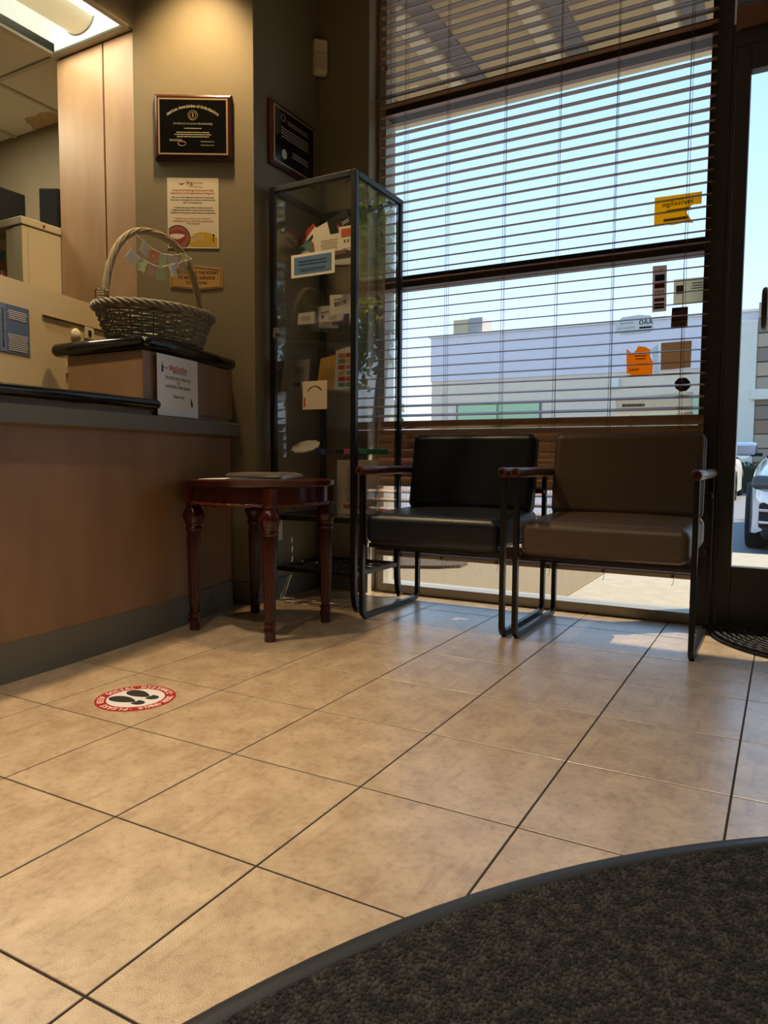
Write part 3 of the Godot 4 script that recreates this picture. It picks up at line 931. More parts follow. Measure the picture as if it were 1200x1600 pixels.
	put(leaf_cloud(5000, Vector3(1.4, 0.5, 0), Vector3(2.6, 0.4, 0.42), 0.09, [Color(0.03, 0.06, 0.02), Color(0.06, 0.10, 0.03)], 4, 0.3), "hedge_leaves", hg)
	var g1 := [Color(0.42, 0.54, 0.14), Color(0.56, 0.60, 0.16), Color(0.74, 0.64, 0.14), Color(0.28, 0.36, 0.14), Color(0.34, 0.42, 0.18)]
	tree(Vector3(4.9, -0.2, -12.6), 8.0, Vector3(1.9, 2.3, 1.9), 3.2, "green and yellow street tree standing beside the parked silver car", g1, 15, 1000, 0.26)
	tree(Vector3(8.4, -0.2, -17.0), 8.5, Vector3(2.4, 3.4, 2.4), 2.0, "dark green tree farther back along the parking lot", [Color(0.12, 0.17, 0.08), Color(0.20, 0.25, 0.12)], 16, 2600, 0.28)
	tree(Vector3(-10.6, -0.2, -19.0), 2.9, Vector3(1.3, 0.75, 0.9), 0.9, "small yellow-green bushy tree at the end of the stucco building", [Color(0.30, 0.34, 0.08), Color(0.20, 0.26, 0.06)], 17, 1500, 0.16)
	car(Vector3(1.33, -0.2, -6.78), M.car_paint, "silver car parked nose-in outside the glass door")
	car(Vector3(-1.15, -0.2, -16.4), M.car_white, "white car parked beyond the silver one near the hedge")

func car(at: Vector3, paint: Material, label: String) -> void:
	var o := thing("parked_car", label, "car", at, 0, "cars in the parking lot")
	var section := func(z: float, hw: float, lo: float, hi: float, e: float) -> Array:
		var line := []
		for i in 25:
			var a := PI * i / 24.0
			var c := cos(a); var s := sin(a)
			line.append(Vector3(signf(c) * pow(absf(c), e) * hw, lo + (hi - lo) * pow(s, e), z))
		return line
	var rows := []
	for q in [[0.0, 0.60, 0.34, 0.60], [-0.06, 0.74, 0.25, 0.70], [-0.2, 0.83, 0.20, 0.79], [-0.5, 0.89, 0.18, 0.87], [-0.9, 0.91, 0.18, 0.93], [-1.35, 0.92, 0.18, 0.98], [-2.4, 0.93, 0.18, 1.0], [-3.5, 0.92, 0.18, 1.02], [-4.1, 0.88, 0.22, 1.02], [-4.4, 0.78, 0.34, 0.95], [-4.46, 0.6, 0.45, 0.85]]:
		rows.append(section.call(q[0], q[1], q[2], q[3], 0.36))
	var mb := MB.new(); mb.grid(rows, false)
	for e in [0, rows.size() - 1]:
		for i in 24:
			mb.tri(Vector3(0, (rows[e][0].y + rows[e][12].y) * 0.5, rows[e][0].z), rows[e][i + 1 if e == 0 else i], rows[e][i if e == 0 else i + 1])
	obj("body", mb, paint, o)
	var roof := []
	for q in [[-1.15, 0.78, 0.90, 0.97], [-1.6, 0.74, 0.90, 1.25], [-2.0, 0.69, 0.9, 1.44], [-2.7, 0.67, 0.9, 1.50], [-3.4, 0.66, 0.9, 1.45], [-4.0, 0.68, 0.9, 1.18], [-4.3, 0.7, 0.9, 1.0]]:
		roof.append(section.call(q[0], q[1], q[2], q[3], 0.5))
	mb = MB.new(); mb.grid(roof, false)
	obj("windows", mb, M.dark_glass, o)
	var top := []
	for q in [[-1.85, 0.60, 1.34, 1.40], [-2.2, 0.62, 1.40, 1.485], [-2.8, 0.62, 1.42, 1.52], [-3.4, 0.60, 1.38, 1.47], [-3.7, 0.58, 1.3, 1.36]]:
		top.append(section.call(q[0], q[1], q[2], q[3], 0.5))
	mb = MB.new(); mb.grid(top, false)
	obj("roof", mb, paint, o)
	for s in [-1, 1]:
		for z in [-0.86, -3.55]:
			var xf := Transform3D(Basis(Vector3(0, 0, 1), PI / 2), Vector3(s * 0.83, 0.33, z))
			var w := MB.new()
			w.lathe([Vector2(0.20, -0.10), Vector2(0.31, -0.105), Vector2(0.33, -0.085), Vector2(0.33, 0.085), Vector2(0.31, 0.105), Vector2(0.20, 0.10)], 28, xf)
			var wh := obj("wheel", w, M.tyre, o)
			var rim := MB.new()
			rim.lathe([Vector2(0.0, -0.075), Vector2(0.205, -0.075), Vector2(0.205, 0.075), Vector2(0.0, 0.075)], 20, xf)
			obj("rim", rim, M.chrome, wh)
		var hl := obj("headlight", bxr(Vector3(s * 0.735, 0.665, -0.115), Vector3(0.27, 0.13, 0.16), Basis(Vector3.UP, s * 0.75) * Basis(Vector3.RIGHT, -0.25), 0.04), flat(52, 54, 60, 0.15), o)
		for k in 2:
			obj("lamp_lens", bxr(Vector3(s * (0.68 + 0.1 * k), 0.665, -0.045 - 0.075 * k), Vector3(0.085, 0.085, 0.06), Basis(Vector3.UP, s * 0.75), 0.03), M.chrome, hl)
		var mir := obj("wing_mirror", bxr(Vector3(s * 1.0, 1.0, -1.62), Vector3(0.24, 0.15, 0.12), Basis(Vector3.UP, -s * 0.2), 0.045), paint, o)
		obj("mirror_arm", bxr(Vector3(s * 0.89, 0.94, -1.62), Vector3(0.12, 0.04, 0.06), Basis.IDENTITY, 0.01), M.black, mir)
		var intake := obj("side_intake", bxr(Vector3(s * 0.69, 0.37, -0.075), Vector3(0.24, 0.24, 0.08), Basis(Vector3.UP, s * 0.42), 0.03), M.black_matte, o)
		for k in 2:
			obj("chrome_blade", bxr(Vector3(s * 0.69, 0.31 + k * 0.11, -0.04), Vector3(0.23, 0.03, 0.05), Basis(Vector3.UP, s * 0.42), 0.01), M.chrome, intake)
	var gr := obj("grille", bxr(Vector3(0, 0.52, -0.02), Vector3(0.72, 0.22, 0.08), Basis.IDENTITY, 0.03), M.black, o)
	for k in 4:
		obj("grille_bar", bxr(Vector3(0, 0.445 + k * 0.05, 0.012), Vector3(0.68, 0.014, 0.03), Basis.IDENTITY, 0.005), M.chrome, gr)
	obj("lower_bumper", bxr(Vector3(0, 0.22, -0.16), Vector3(1.56, 0.12, 0.34), Basis.IDENTITY, 0.05), M.black_matte, o)

# ------------------------------------------------------------------ reception counter
func curve_poly(z0: float, z1: float, front: float, back: float, n := 36) -> PackedVector2Array:
	# strip that follows the counter front, from `back` behind it to `front` before it
	var p := PackedVector2Array()
	for i in n + 1:
		var z := lerpf(z0, z1, float(i) / n); p.append(Vector2(fx(z) + front, z))
	for i in n + 1:
		var z := lerpf(z1, z0, float(i) / n); p.append(Vector2(fx(z) + back, z))
	return p

func build_counter() -> void:
	var c := thing("reception_counter", "curved brown reception counter with grey band and grey kick board", "counter")
	var m := MB.new(); m.plan(curve_poly(0.9, -1.935, -0.006, -0.05), 0.10, 0.835)
	obj("front_panel", m, M.counter, c)
	m = MB.new(); m.slab(curve_poly(0.9, -1.94, 0.038, -0.02), 0.757, 0.815, 0.006, 3)
	obj("band", m, M.grey_trim, c)
	m = MB.new(); m.plan(curve_poly(0.9, -1.935, 0.0, -0.04), 0.0, 0.118)
	obj("kick_board", m, M.grey_trim, c)
	m = MB.new()
	m.plan(PackedVector2Array([Vector2(-1.245, 0.9), Vector2(-1.57, 0.9), Vector2(-1.57, 0.86), Vector2(-1.245, 0.86)]), 0.0, 0.835)
	obj("end_panel", m, M.counter, c)
	# lower worktop with bullnose edge
	var p := PackedVector2Array()
	for i in 31:
		var z := lerpf(0.9, -1.335, i / 30.0); p.append(Vector2(fx(z) + 0.045, z))
	for k in 5:
		var a := lerpf(0.15, PI * 0.5, k / 5.0)
		p.append(Vector2(fx(-1.335) + 0.015 + cos(a) * 0.03, -1.335 - sin(a) * 0.035))
	p.append(Vector2(fx(-1.30) - 0.005, -1.365)); p.append(Vector2(fx(-1.30) - 0.006, -1.3)); p.append(Vector2(-1.785, -1.3)); p.append(Vector2(-1.643, -0.7)); p.append(Vector2(-1.575, -0.43)); p.append(Vector2(-1.575, 0.9))
	m = MB.new(); m.slab(p, 0.838, 0.872, 0.0165)
	tag(obj("lower_worktop", m, M.stone), "black stone lower worktop with rounded front edge on the counter", "worktop")
	# riser block at the wall end
	var r := PackedVector2Array()
	for i in 19:
		var z := lerpf(-1.309, -1.945, i / 18.0); r.append(Vector2(fx(z) - 0.002, z))
	r.append(Vector2(-1.80, -1.748)); r.append(Vector2(-1.80, -1.45)); r.append(Vector2(-1.70, -1.309))
	m = MB.new(); m.plan(r, 0.8735, 1.047)
	var rz := obj("riser", m, M.counter, c)
	var lowp := PackedVector2Array()
	for i in 15:
		var z := lerpf(-1.37, -1.945, i / 14.0); lowp.append(Vector2(fx(z) - 0.002, z))
	lowp.append(Vector2(-1.80, -1.748)); lowp.append(Vector2(-1.75, -1.37))
	m = MB.new(); m.plan(lowp, 0.836, 0.8735)
	obj("plinth", m, M.counter, rz)
	var sp := PackedVector2Array()
	for i in 19:
		var z := lerpf(-1.327, -1.94, i / 18.0); sp.append(Vector2(fx(z) + 0.024, z))
	sp.insert(0, Vector2(fx(-1.30) + 0.012, -1.288))
	sp.append(Vector2(-1.455, -1.952)); sp.append(Vector2(-1.785, -1.752)); 
	for k in 6:
		var a := lerpf(0.0, PI * 0.5, k / 5.0)
		sp.append(Vector2(-1.750 - cos(a) * 0.035, -1.32 + sin(a) * 0.035))
	m = MB.new(); m.slab(sp, 1.049, 1.099, 0.0245)
	tag(obj("riser_top", m, M.stone), "black stone slab with bullnose edge under the wicker basket", "worktop")
	# cream privacy panel behind the lower worktop
	var d := Vector2(-0.237, -0.9715)
	var nrm := Vector2(0.9715, -0.237)
	var o2 := Vector2(-1.651, -0.70)
	var q0 := o2 - d * 0.26; var q1 := o2 + d * 1.08
	m = MB.new(); m.plan(PackedVector2Array([q0 - o2, q1 - o2, q1 - o2 - nrm * 0.03, q0 - o2 - nrm * 0.03]), 0.0, 1.308)
	var dp := obj("privacy_panel", m, M.cream, c)
	dp.position = Vector3(o2.x, 0.0, o2.y)
	dp.set_meta("label", "cream privacy panel behind the worktop")
	var pb := Basis(Vector3(d.x, 0, d.y), Vector3.UP, Vector3(d.x, 0, d.y).cross(Vector3.UP))
	var local := func(x: float, y: float) -> Vector3:
		var dd := ray(x, y)
		var nv := Vector3(nrm.x, 0, nrm.y)
		var t := (nv.dot(Vector3(o2.x, 0, o2.y)) - nv.dot(CAM)) / nv.dot(dd)
		return CAM + dd * t - Vector3(o2.x, 0, o2.y)
	var g0: Vector3 = local.call(66, 492); var g1: Vector3 = local.call(175, 521)
	var nv3 := Vector3(nrm.x, 0, nrm.y)
	m = MB.new(); m.tube([g0 + nv3 * 0.001, g1 + nv3 * 0.001], 0.0055, 6)
	obj("edge_strip", m, M.cream_dark, dp)
	var kp: Vector3 = local.call(118, 524)
	var tobasis := Basis(Quaternion(Vector3.UP, nv3))
	m = MB.new(); m.lathe([Vector2(0.0, -0.0), Vector2(0.028, 0.0), Vector2(0.028, 0.005), Vector2(0.022, 0.011), Vector2(0.0, 0.014)], 24, Transform3D(tobasis, kp))
	obj("cable_cap", m, M.ivory, dp)
	kp = local.call(138, 521)
	obj("wall_socket", bxr(kp + nv3 * 0.003, Vector3(0.06, 0.05, 0.008), Basis(Vector3(d.x, 0, d.y), Vector3.UP, nv3), 0.003), M.ivory, dp)
	obj("socket_slot", bxr(kp + nv3 * 0.007, Vector3(0.018, 0.022, 0.004), Basis(Vector3(d.x, 0, d.y), Vector3.UP, nv3)), M.black, dp)
	kp = local.call(105, 577)
	obj("latch", bxr(kp + nv3 * 0.004, Vector3(0.012, 0.035, 0.01), Basis(Vector3(d.x, 0, d.y), Vector3.UP, nv3), 0.002), M.tbar, dp)
	# blue leaflet taped on the panel
	var a0: Vector3 = local.call(-48, 464); var a1: Vector3 = local.call(45, 484); var a2: Vector3 = local.call(46, 557)
	var fl := thing("blue_leaflet", "blue printed leaflet taped to the cream privacy panel", "leaflet", Vector3(o2.x, 0, o2.y))
	var fw := (a1 - a0).length(); var fh := absf(a1.y - a2.y)
	var fc := (a0 + a2) * 0.5 + nv3 * 0.0005
	fc.y = (a1.y + a2.y) * 0.5
	var fb := Basis(Vector3(d.x, 0, d.y), Vector3.UP, nv3)
	m = MB.new(); sheet(m, fc, fw, fh, fb)
	obj("page", m, flat(92, 112, 152), fl)
	m = MB.new(); sheet(m, fc + fb * Vector3(fw * 0.03, 0, 0.001), fw * 0.10, fh * 0.98, fb, 0.0004)
	obj("fold_stripe", m, flat(118, 136, 170), fl)
	text(fl, "WHAT'S IN IT FOR YOU?", fh * 0.8, fc + fb * Vector3(fw * 0.03, 0, 0.0016), Basis(fb.y, -fb.x, fb.z), M.ink)
	bars(fl, 5, fw * 0.36, fh * 0.2, fc + fb * Vector3(fw * 0.29, fh * 0.3, 0.0012), fb, M.white, "print_line", 3)
	bars(fl, 9, fw * 0.36, fh * 0.36, fc + fb * Vector3(fw * 0.29, -fh * 0.27, 0.0012), fb, M.white, "print_line", 4)
	# hand hygiene notice on the riser
	var z0 := -1.345
	var t0 := on_curve(240, 552); var t1 := on_curve(305, 660)
	var e0 := Vector3(fx(t0.z), 0, t0.z); var e1 := Vector3(fx(t1.z), 0, t1.z)
	var ex := (e1 - e0).normalized()
	var nb := Basis(ex, Vector3.UP, ex.cross(Vector3.UP))
	var nt := thing("counter_notice", "white laminated hand hygiene notice hanging on the counter riser", "notice", (e0 + e1) * 0.5 + nb.z * 0.012)
	nt.basis = nb
	var nw := (e1 - e0).length(); var nh := 0.225
	var ny := 0.932
	var loc := Basis.IDENTITY
	m = MB.new(); sheet(m, Vector3(0, ny, 0), nw, nh, loc, 0.0015)
	obj("page", m, flat(222, 218, 210, 0.2), nt)
	text(nt, "BigSmile", nw * 0.42, Vector3(0.0, ny + nh * 0.30, 0.002), loc, flat(196, 84, 30), "Droid Sans", true)
	text(nt, "Orthodontics", nw * 0.34, Vector3(0.012, ny + nh * 0.235, 0.002), loc, flat(150, 146, 140))
	m = MB.new(); m.tube([Vector3(-nw * 0.36, ny + nh * 0.30, 0.002), Vector3(-nw * 0.29, ny + nh * 0.275, 0.002), Vector3(-nw * 0.24, ny + nh * 0.30, 0.002)], 0.0014, 5)
	obj("smile_mark", m, flat(160, 40, 36), nt)
	text(nt, "YOU'RE ENCOURAGED", nw * 0.62, Vector3(0.0, ny + nh * 0.13, 0.002), loc, M.ink, "Droid Serif")
	text(nt, "TO", nw * 0.07, Vector3(0.0, ny + nh * 0.06, 0.002), loc, M.ink, "Droid Serif")
	text(nt, "SANITIZE YOUR HANDS", nw * 0.62, Vector3(0.0, ny - nh * 0.01, 0.002), loc, M.ink, "Droid Serif")
	text(nt, "Thank You", nw * 0.28, Vector3(0.0, ny - nh * 0.17, 0.002), loc, M.ink, "Droid Serif")
	for k in 2:
		var bp := PackedVector2Array([Vector2(-0.5, -1), Vector2(0.5, -1), Vector2(0.5, 0.1), Vector2(0.22, 0.5), Vector2(0.22, 0.8), Vector2(-0.3, 1.05), Vector2(-0.55, 1.0), Vector2(-0.1, 0.72), Vector2(-0.22, 0.5), Vector2(-0.5, 0.1)])
		m = MB.new(); m.prism(bp, Transform3D(Basis(Vector3.BACK, 0.1 if k == 0 else 0.5).scaled(Vector3(0.0095, 0.018, 1)), Vector3(-nw * 0.38 if k == 0 else nw * 0.33, ny + (nh * 0.29 if k == 0 else -nh * 0.24), 0.0016)), 0, 0.0006)
		obj("bottle_icon", m, M.ink, nt)

func on_curve(x: float, y: float) -> Vector3:
	var d := ray(x, y)
	var t := 1.0
	while t < 4.0:
		var p := CAM + d * t
		if p.x <= fx(p.z): return p
		t += 0.001
	return CAM + d * 2.5

# ------------------------------------------------------------------ reception back office
func build_office() -> void:
	var c := thing("storage_cupboard", "tall maple cupboard with two plain doors beside the plaque wall", "cupboard", Vector3(-2.304, 0, -1.775))
	obj("carcass", bx(Vector3(0.004, 0, -0.41), Vector3(0.494, 2.497, -0.0)), M.maple, c)
	obj("door", bx(Vector3(0.0, 0.06, 0.001), Vector3(0.3025, 2.494, 0.018), 0.0015), M.maple, c)
	obj("door", bx(Vector3(0.3130, 0.06, 0.001), Vector3(0.496, 2.494, 0.018), 0.0015), M.maple, c)
	obj("door_gap", bx(Vector3(0.3026, 0.06, 0.0005), Vector3(0.3129, 2.494, 0.003)), M.black_matte, c)
	var s := thing("file_shelving", "beige steel filing shelves full of colour-coded folders", "filing shelf", Vector3(-2.31, 0, -1.558))
	obj("side_panel", bx(Vector3(-0.02, 0, -0.61), Vector3(0.0, 1.70, -0.0305), 0.002), M.steel_beige, s)
	obj("side_panel", bx(Vector3(-0.92, 0, -0.61), Vector3(-0.90, 1.70, -0.002), 0.003), M.steel_beige, s)
	obj("front_post", bx(Vector3(-0.067, 0, -0.03), Vector3(0.0, 1.70, 0.0), 0.003), M.steel_beige, s)
	obj("front_post", bx(Vector3(-0.118, 0, -0.03), Vector3(-0.066, 1.70, -0.003), 0.002), M.steel_beige, s)
	obj("back_panel", bx(Vector3(-0.90, 0, -0.61), Vector3(-0.02, 1.70, -0.59)), M.steel_beige, s)
	obj("top_panel", bx(Vector3(-0.925, 1.705, -0.615), Vector3(0.004, 1.74, 0.004), 0.004), M.steel_beige, s)
	obj("screw", bxr(Vector3(0.005, 1.722, -0.11), Vector3(0.004, 0.012, 0.012), Basis.IDENTITY, 0.002), flat(110, 70, 40), s)
	var ys := [0.2, 0.52, 0.84, 1.16, 1.46]
	for y in ys: obj("shelf", bx(Vector3(-0.90, y - 0.02, -0.59), Vector3(-0.02, y, -0.012), 0.002), M.steel_beige, s)
	var rng := RandomNumberGenerator.new(); rng.seed = 8
	var cols := [[190, 40, 36], [34, 92, 120], [206, 84, 44], [222, 206, 168], [60, 110, 60], [198, 170, 60]]
	for row in [2, 3, 4]:
		var x := -2.42
		var k := 0
		while x > -2.53:
			var th := rng.randf_range(0.012, 0.022)
			var h := 0.215 if row == 4 else 0.235
			var col: Array = cols[rng.randi() % 6]
			var f := thing("file_folder", "slim record folder with colour tabs on the %s shelf of the filing unit" % ["third", "fourth", "top"][row - 2], "folder", Vector3(x, ys[row], -1.60), 0, "record folders on the filing shelves")
			obj("cover", bx(Vector3(-th, 0.0005, -0.3), Vector3(-0.001, h, 0), 0.001), flat(224, 206, 166), f)
			for q in 3:
				var cc: Array = cols[(rng.randi() + q) % 6]
				obj("colour_tab", bx(Vector3(-th - 0.0005, 0.03 + q * 0.045, -0.03), Vector3(-0.0005, 0.07 + q * 0.045, 0.004)), flat(cc[0], cc[1], cc[2]), f)
			x -= th + 0.002
			k += 1
	# black equipment on the shelving
	var mo := thing("device_case", "plain black device case standing on top of the filing shelves", "device", Vector3(-2.63, 1.7405, -1.60))
	obj("case", bxr(Vector3(0, 0.0875, 0.0), Vector3(0.27, 0.16, 0.225), Basis.IDENTITY, 0.006), M.black_matte, mo)
	for q in [[-1, -1], [-1, 1], [1, 1], [1, -1]]: obj("foot", bxr(Vector3(q[0] * 0.11, 0.004, q[1] * 0.09), Vector3(0.02, 0.008, 0.02), Basis.IDENTITY, 0.002), M.black, mo)
	var sp := thing("desk_speaker", "small black loudspeaker on the filing shelves beside the cupboard", "speaker", Vector3(-2.405, 1.7405, -1.80))
	var sb := Basis(Vector3.UP, 0.5)
	obj("case", bxr(Vector3(0, 0.097, 0), Vector3(0.095, 0.193, 0.11), sb, 0.005), M.black_matte, sp)
	obj("grille_cloth", bxr(Vector3(0, 0.097, 0) + sb * Vector3(0, 0, 0.056), Vector3(0.084, 0.18, 0.006), sb, 0.002), flat(26, 27, 30, 0.9), sp)
	obj("badge", bxr(Vector3(0, 0.13, 0) + sb * Vector3(0.049, 0, 0.01), Vector3(0.002, 0.05, 0.012), sb), flat(120, 124, 130), sp)
	for k in 5:
		var bk := thing("small_book", ["thin white book in the little stack by the speaker", "yellow booklet in the little stack by the speaker", "black notebook in the little stack by the speaker", "grey booklet in the little stack by the speaker", "pale cream book on top of the little stack by the speaker"][k], "book", Vector3(-2.345, 1.7405 + k * 0.021, -2.06))
		obj("cover", bx(Vector3(-0.035, 0, -0.08), Vector3(0.035, 0.02, 0.06 + 0.012 * (k % 3)), 0.002), [M.white, flat(206, 186, 70), M.black, flat(150, 150, 150), M.paper][k], bk)

# ------------------------------------------------------------------ things on the corner walls
func wall1(x: float, y: float) -> Vector3:
	var n := Vector3(0.5, 0, 0.8660254)
	var d := ray(x, y)
	return CAM + d * ((n.dot(Vector3(-1.36, 0, -2.015)) - n.dot(CAM)) / n.dot(d))

func plaque(o: Node3D, w: float, h: float, second := false) -> void:
	# wooden board with bevelled edge, gilt border line, black plate with lettering; local x right, y up, z out
	var p := PackedVector2Array([Vector2(-w / 2, -h / 2), Vector2(w / 2, -h / 2), Vector2(w / 2, h / 2), Vector2(-w / 2, h / 2)])
	var rows := []
	for q in [[0.0, 0.0], [0.0, 0.012], [0.004, 0.017], [0.012, 0.021]]:
		rows.append([Vector3(-w / 2 + q[0], -h / 2 + q[0], q[1]), Vector3(w / 2 - q[0], -h / 2 + q[0], q[1]), Vector3(w / 2 - q[0], h / 2 - q[0], q[1]), Vector3(-w / 2 + q[0], h / 2 - q[0], q[1])])
	var mb := MB.new()
	for j in 3:
		for i in 4:
			var e := (i + 1) % 4
			mb.quad(rows[j][i], rows[j + 1][i], rows[j + 1][e], rows[j][e])
	mb.quad(rows[3][0], rows[3][3], rows[3][2], rows[3][1])
	mb.quad(rows[0][0], rows[0][1], rows[0][2], rows[0][3])
	obj("board", mb, flat(62, 30, 22, 0.25), o)
	var iw := w - 0.042; var ih := h - 0.046
	var bd := MB.new()
	for s in [-1, 1]:
		bd.box(Vector3(s * iw * 0.5, 0, 0.0215), Vector3(0.006, ih + 0.006, 0.003))
		bd.box(Vector3(0, s * ih * 0.5, 0.0215), Vector3(iw - 0.006, 0.006, 0.003))
	obj("gilt_border", bd, mat(rgb(196, 168, 134), 0.4, 0.6), o)
	obj("plate", bxr(Vector3(0, 0, 0.0215), Vector3(iw - 0.012, ih - 0.012, 0.002)), flat(10, 13, 13, 0.12), o)
	var z := 0.0228
	var b := Basis.IDENTITY
	var ink: Material = M.silver_ink
	if not second:
		arc_text(o, "American Association of Orthodontists", 0.19, 0.0135, PI / 2, 1.22, Vector3(0, -0.105, z), b, ink, true, "Droid Serif")
		var seal := MB.new()
		seal.tube(range(24).map(func(i): return Vector3(cos(TAU * i / 24) * 0.02, 0.047 + sin(TAU * i / 24) * 0.02, z)), 0.0012, 4, true)
		seal.tube(range(24).map(func(i): return Vector3(cos(TAU * i / 24) * 0.013, 0.047 + sin(TAU * i / 24) * 0.013, z)), 0.0009, 4, true)
		seal.box(Vector3(0, 0.047, z), Vector3(0.004, 0.015, 0.001))
		obj("seal", seal, mat(rgb(176, 158, 112), 0.4, 0.5), o)
		text(o, "Certificate of Active Membership", w * 0.50, Vector3(0, 0.012, z), b, ink, "Droid Serif")
		bars(o, 1, w * 0.24, 0.008, Vector3(0, -0.008, z), b, ink, "print_line", 2)
		bars(o, 3, w * 0.48, 0.027, Vector3(0, -0.034, z), b, ink, "print_line", 3)
		bars(o, 2, w * 0.17, 0.010, Vector3(-0.074, -0.058, z), b, ink, "print_line", 4)
		var em := MB.new()
		em.tube(range(20).map(func(i): return Vector3(-0.048 + cos(TAU * i / 20) * 0.017, -0.072 + sin(TAU * i / 20) * 0.009, z)), 0.0016, 4, true)
		obj("emblem", em, mat(rgb(170, 128, 110), 0.4, 0.4), o)
		for k in 2:
			var sg := MB.new()
			sg.tube(range(22).map(func(i): return Vector3(0.032 + i * 0.0028, -0.063 - k * 0.015 + sin(i * 1.9 + k) * 0.0035 * (1.0 - i / 30.0), z)), 0.0007, 4)
			obj("signature", sg, ink, o)
	else:
		var sc := MB.new()
		sc.tube(range(20).map(func(i): return Vector3(-w * 0.26 + cos(TAU * i / 20) * 0.016, h * 0.29 + sin(TAU * i / 20) * 0.014, z)), 0.0014, 4, true)
		obj("crest", sc, ink, o)
		bars(o, 2, w * 0.5, 0.022, Vector3(0.02, h * 0.26, z), b, ink, "print_line", 5)
		bars(o, 4, w * 0.62, 0.05, Vector3(0, h * 0.07, z), b, ink, "print_line", 6)
		bars(o, 3, w * 0.4, 0.03, Vector3(0.04, -h * 0.20, z), b, ink, "print_line", 7)
		obj("seal", disc(0.019, Transform3D(b, Vector3(-w * 0.24, -h * 0.26, z)), 0.001, 24, 1.15), mat(rgb(206, 196, 160), 0.3, 0.8), o)

func build_wall_things() -> void:
	var wb := Basis(Vector3(0.8660254, 0, -0.5), Vector3.UP, Vector3(0.5, 0, 0.8660254))
	var place := func(o: Node3D, x: float, y: float) -> void:
		o.transform = Transform3D(wb, wall1(x, y) + wb.z * 0.0008)
	var p1 := thing("wall_plaque", "wooden membership plaque with gold lettering above the white poster", "plaque")
	place.call(p1, 303.5, 201.5); plaque(p1, 0.335, 0.275)
	var p2 := thing("wall_plaque", "wooden plaque with a round silver seal on the wall above the glass cabinet", "plaque", Vector3(-1.359, 2.125, -2.29), PI / 2)
	plaque(p2, 0.355, 0.285, true)
	# poster
	var po := thing("wall_poster", "white poster with smiling mouth picture below the membership plaque", "poster")
	place.call(po, 302, 333.5)
	var w := 0.224; var h := 0.30
	var I := Basis.IDENTITY
	obj("page", bxr(Vector3(0, 0, 0.001), Vector3(w, h, 0.0016)), flat(226, 216, 196, 0.35), po)
	var z := 0.0019
	text(po, "Big", 0.026, Vector3(-0.014, h * 0.43, z), I, flat(150, 52, 24), "Droid Sans", true)
	text(po, "Smile", 0.040, Vector3(0.022, h * 0.43, z), I, flat(196, 150, 40), "Droid Sans", true)
	text(po, "Orthodontics", 0.06, Vector3(0.012, h * 0.378, z), Basis(Vector3.BACK, -0.06), flat(130, 120, 110))
	var lg := MB.new(); lg.prism(PackedVector2Array([Vector2(-0.5, 0.1), Vector2(0.0, -0.3), Vector2(0.6, 0.45), Vector2(0.1, 0.12)]), Transform3D(Basis().scaled(Vector3(0.028, 0.018, 1)), Vector3(-0.048, h * 0.415, z - 0.0003)), 0, 0.0005)
	obj("logo_mark", lg, flat(120, 34, 28), po)
	var rust := flat(168, 66, 34)
	text(po, "Close to finishing treatment? Ask", w * 0.80, Vector3(0, h * 0.325, z), I, rust, "Droid Sans", true)
	text(po, "about our Smile Assurance Program.", w * 0.87, Vector3(0, h * 0.285, z), I, rust, "Droid Sans", true)
	var lines := ["Did you know? Approximately half of patients", "will wear or damage their retainer within the first", "year of having them.", "", "At Big Smile we provide a Smile Assurance", "Program that offers 3 replacement retainers", "within the first 3 years after braces are removed."]
	var wid := [0.82, 0.88, 0.38, 0, 0.76, 0.82, 0.88]
	for i in lines.size():
		if lines[i]: text(po, lines[i], w * wid[i], Vector3(0, h * (0.225 - 0.0365 * i), z), I, M.ink, "Droid Sans", true)
	text(po, "Parents, you know your children's", w * 0.70, Vector3(0, -h * 0.075, z), I, rust)
	text(po, "behaviors, more than we already do!", w * 0.78, Vector3(0, -h * 0.112, z), I, rust)
	text(po, "Plan ahead!", w * 0.25, Vector3(0, -h * 0.148, z), I, rust)
	var yp := PackedVector2Array()
	for i in 21:
		var x := lerpf(-0.018, 0.104, i / 20.0); yp.append(Vector2(x, -h * 0.265 - 0.026 * pow(absf(x - 0.043) / 0.061, 2.2)))
	yp.append(Vector2(0.104, -h * 0.475)); yp.append(Vector2(-0.018, -h * 0.475))
	var ym := MB.new(); ym.prism(yp, Transform3D(I, Vector3(0, 0, 0.0018)), 0, 0.0003)
	obj("yellow_panel", ym, flat(196, 160, 44), po)
	text(po, "Ask today for", 0.056, Vector3(0.018, -h * 0.325, 0.0023), I, M.white)
	text(po, "Special family", 0.056, Vector3(0.018, -h * 0.36, 0.0023), I, M.white)
	text(po, "ANNUAL \"SMILE\"", 0.062, Vector3(0.02, -h * 0.395, 0.0023), I, M.white)
	obj("figure_icon", bxr(Vector3(0.088, -h * 0.37, 0.0022), Vector3(0.004, 0.026, 0.0004)), M.ink, po)
	obj("figure_head", disc(0.0048, Transform3D(I, Vector3(0.088, -h * 0.31, 0.0020)), 0.0004, 16), M.ink, po)
	# mouth picture in its round black border, cut by the page edge
	var clipc := func(r: float) -> PackedVector2Array:
		var q := PackedVector2Array()
		for i in 40: q.append(Vector2(maxf(-0.068 + cos(TAU * i / 40) * r, -0.108), maxf(-0.106 + sin(TAU * i / 40) * r, -0.145)))
		return q
	var part := func(q: PackedVector2Array, called: String, m: Material, zz: float) -> void:
		var mb := MB.new(); mb.prism(q, Transform3D(I, Vector3(0, 0, zz)), 0, 0.0003); obj(called, mb, m, po)
	part.call(clipc.call(0.055), "picture_border", M.ink, 0.0018)
	part.call(clipc.call(0.0505), "picture_skin", flat(150, 84, 66), 0.0021)
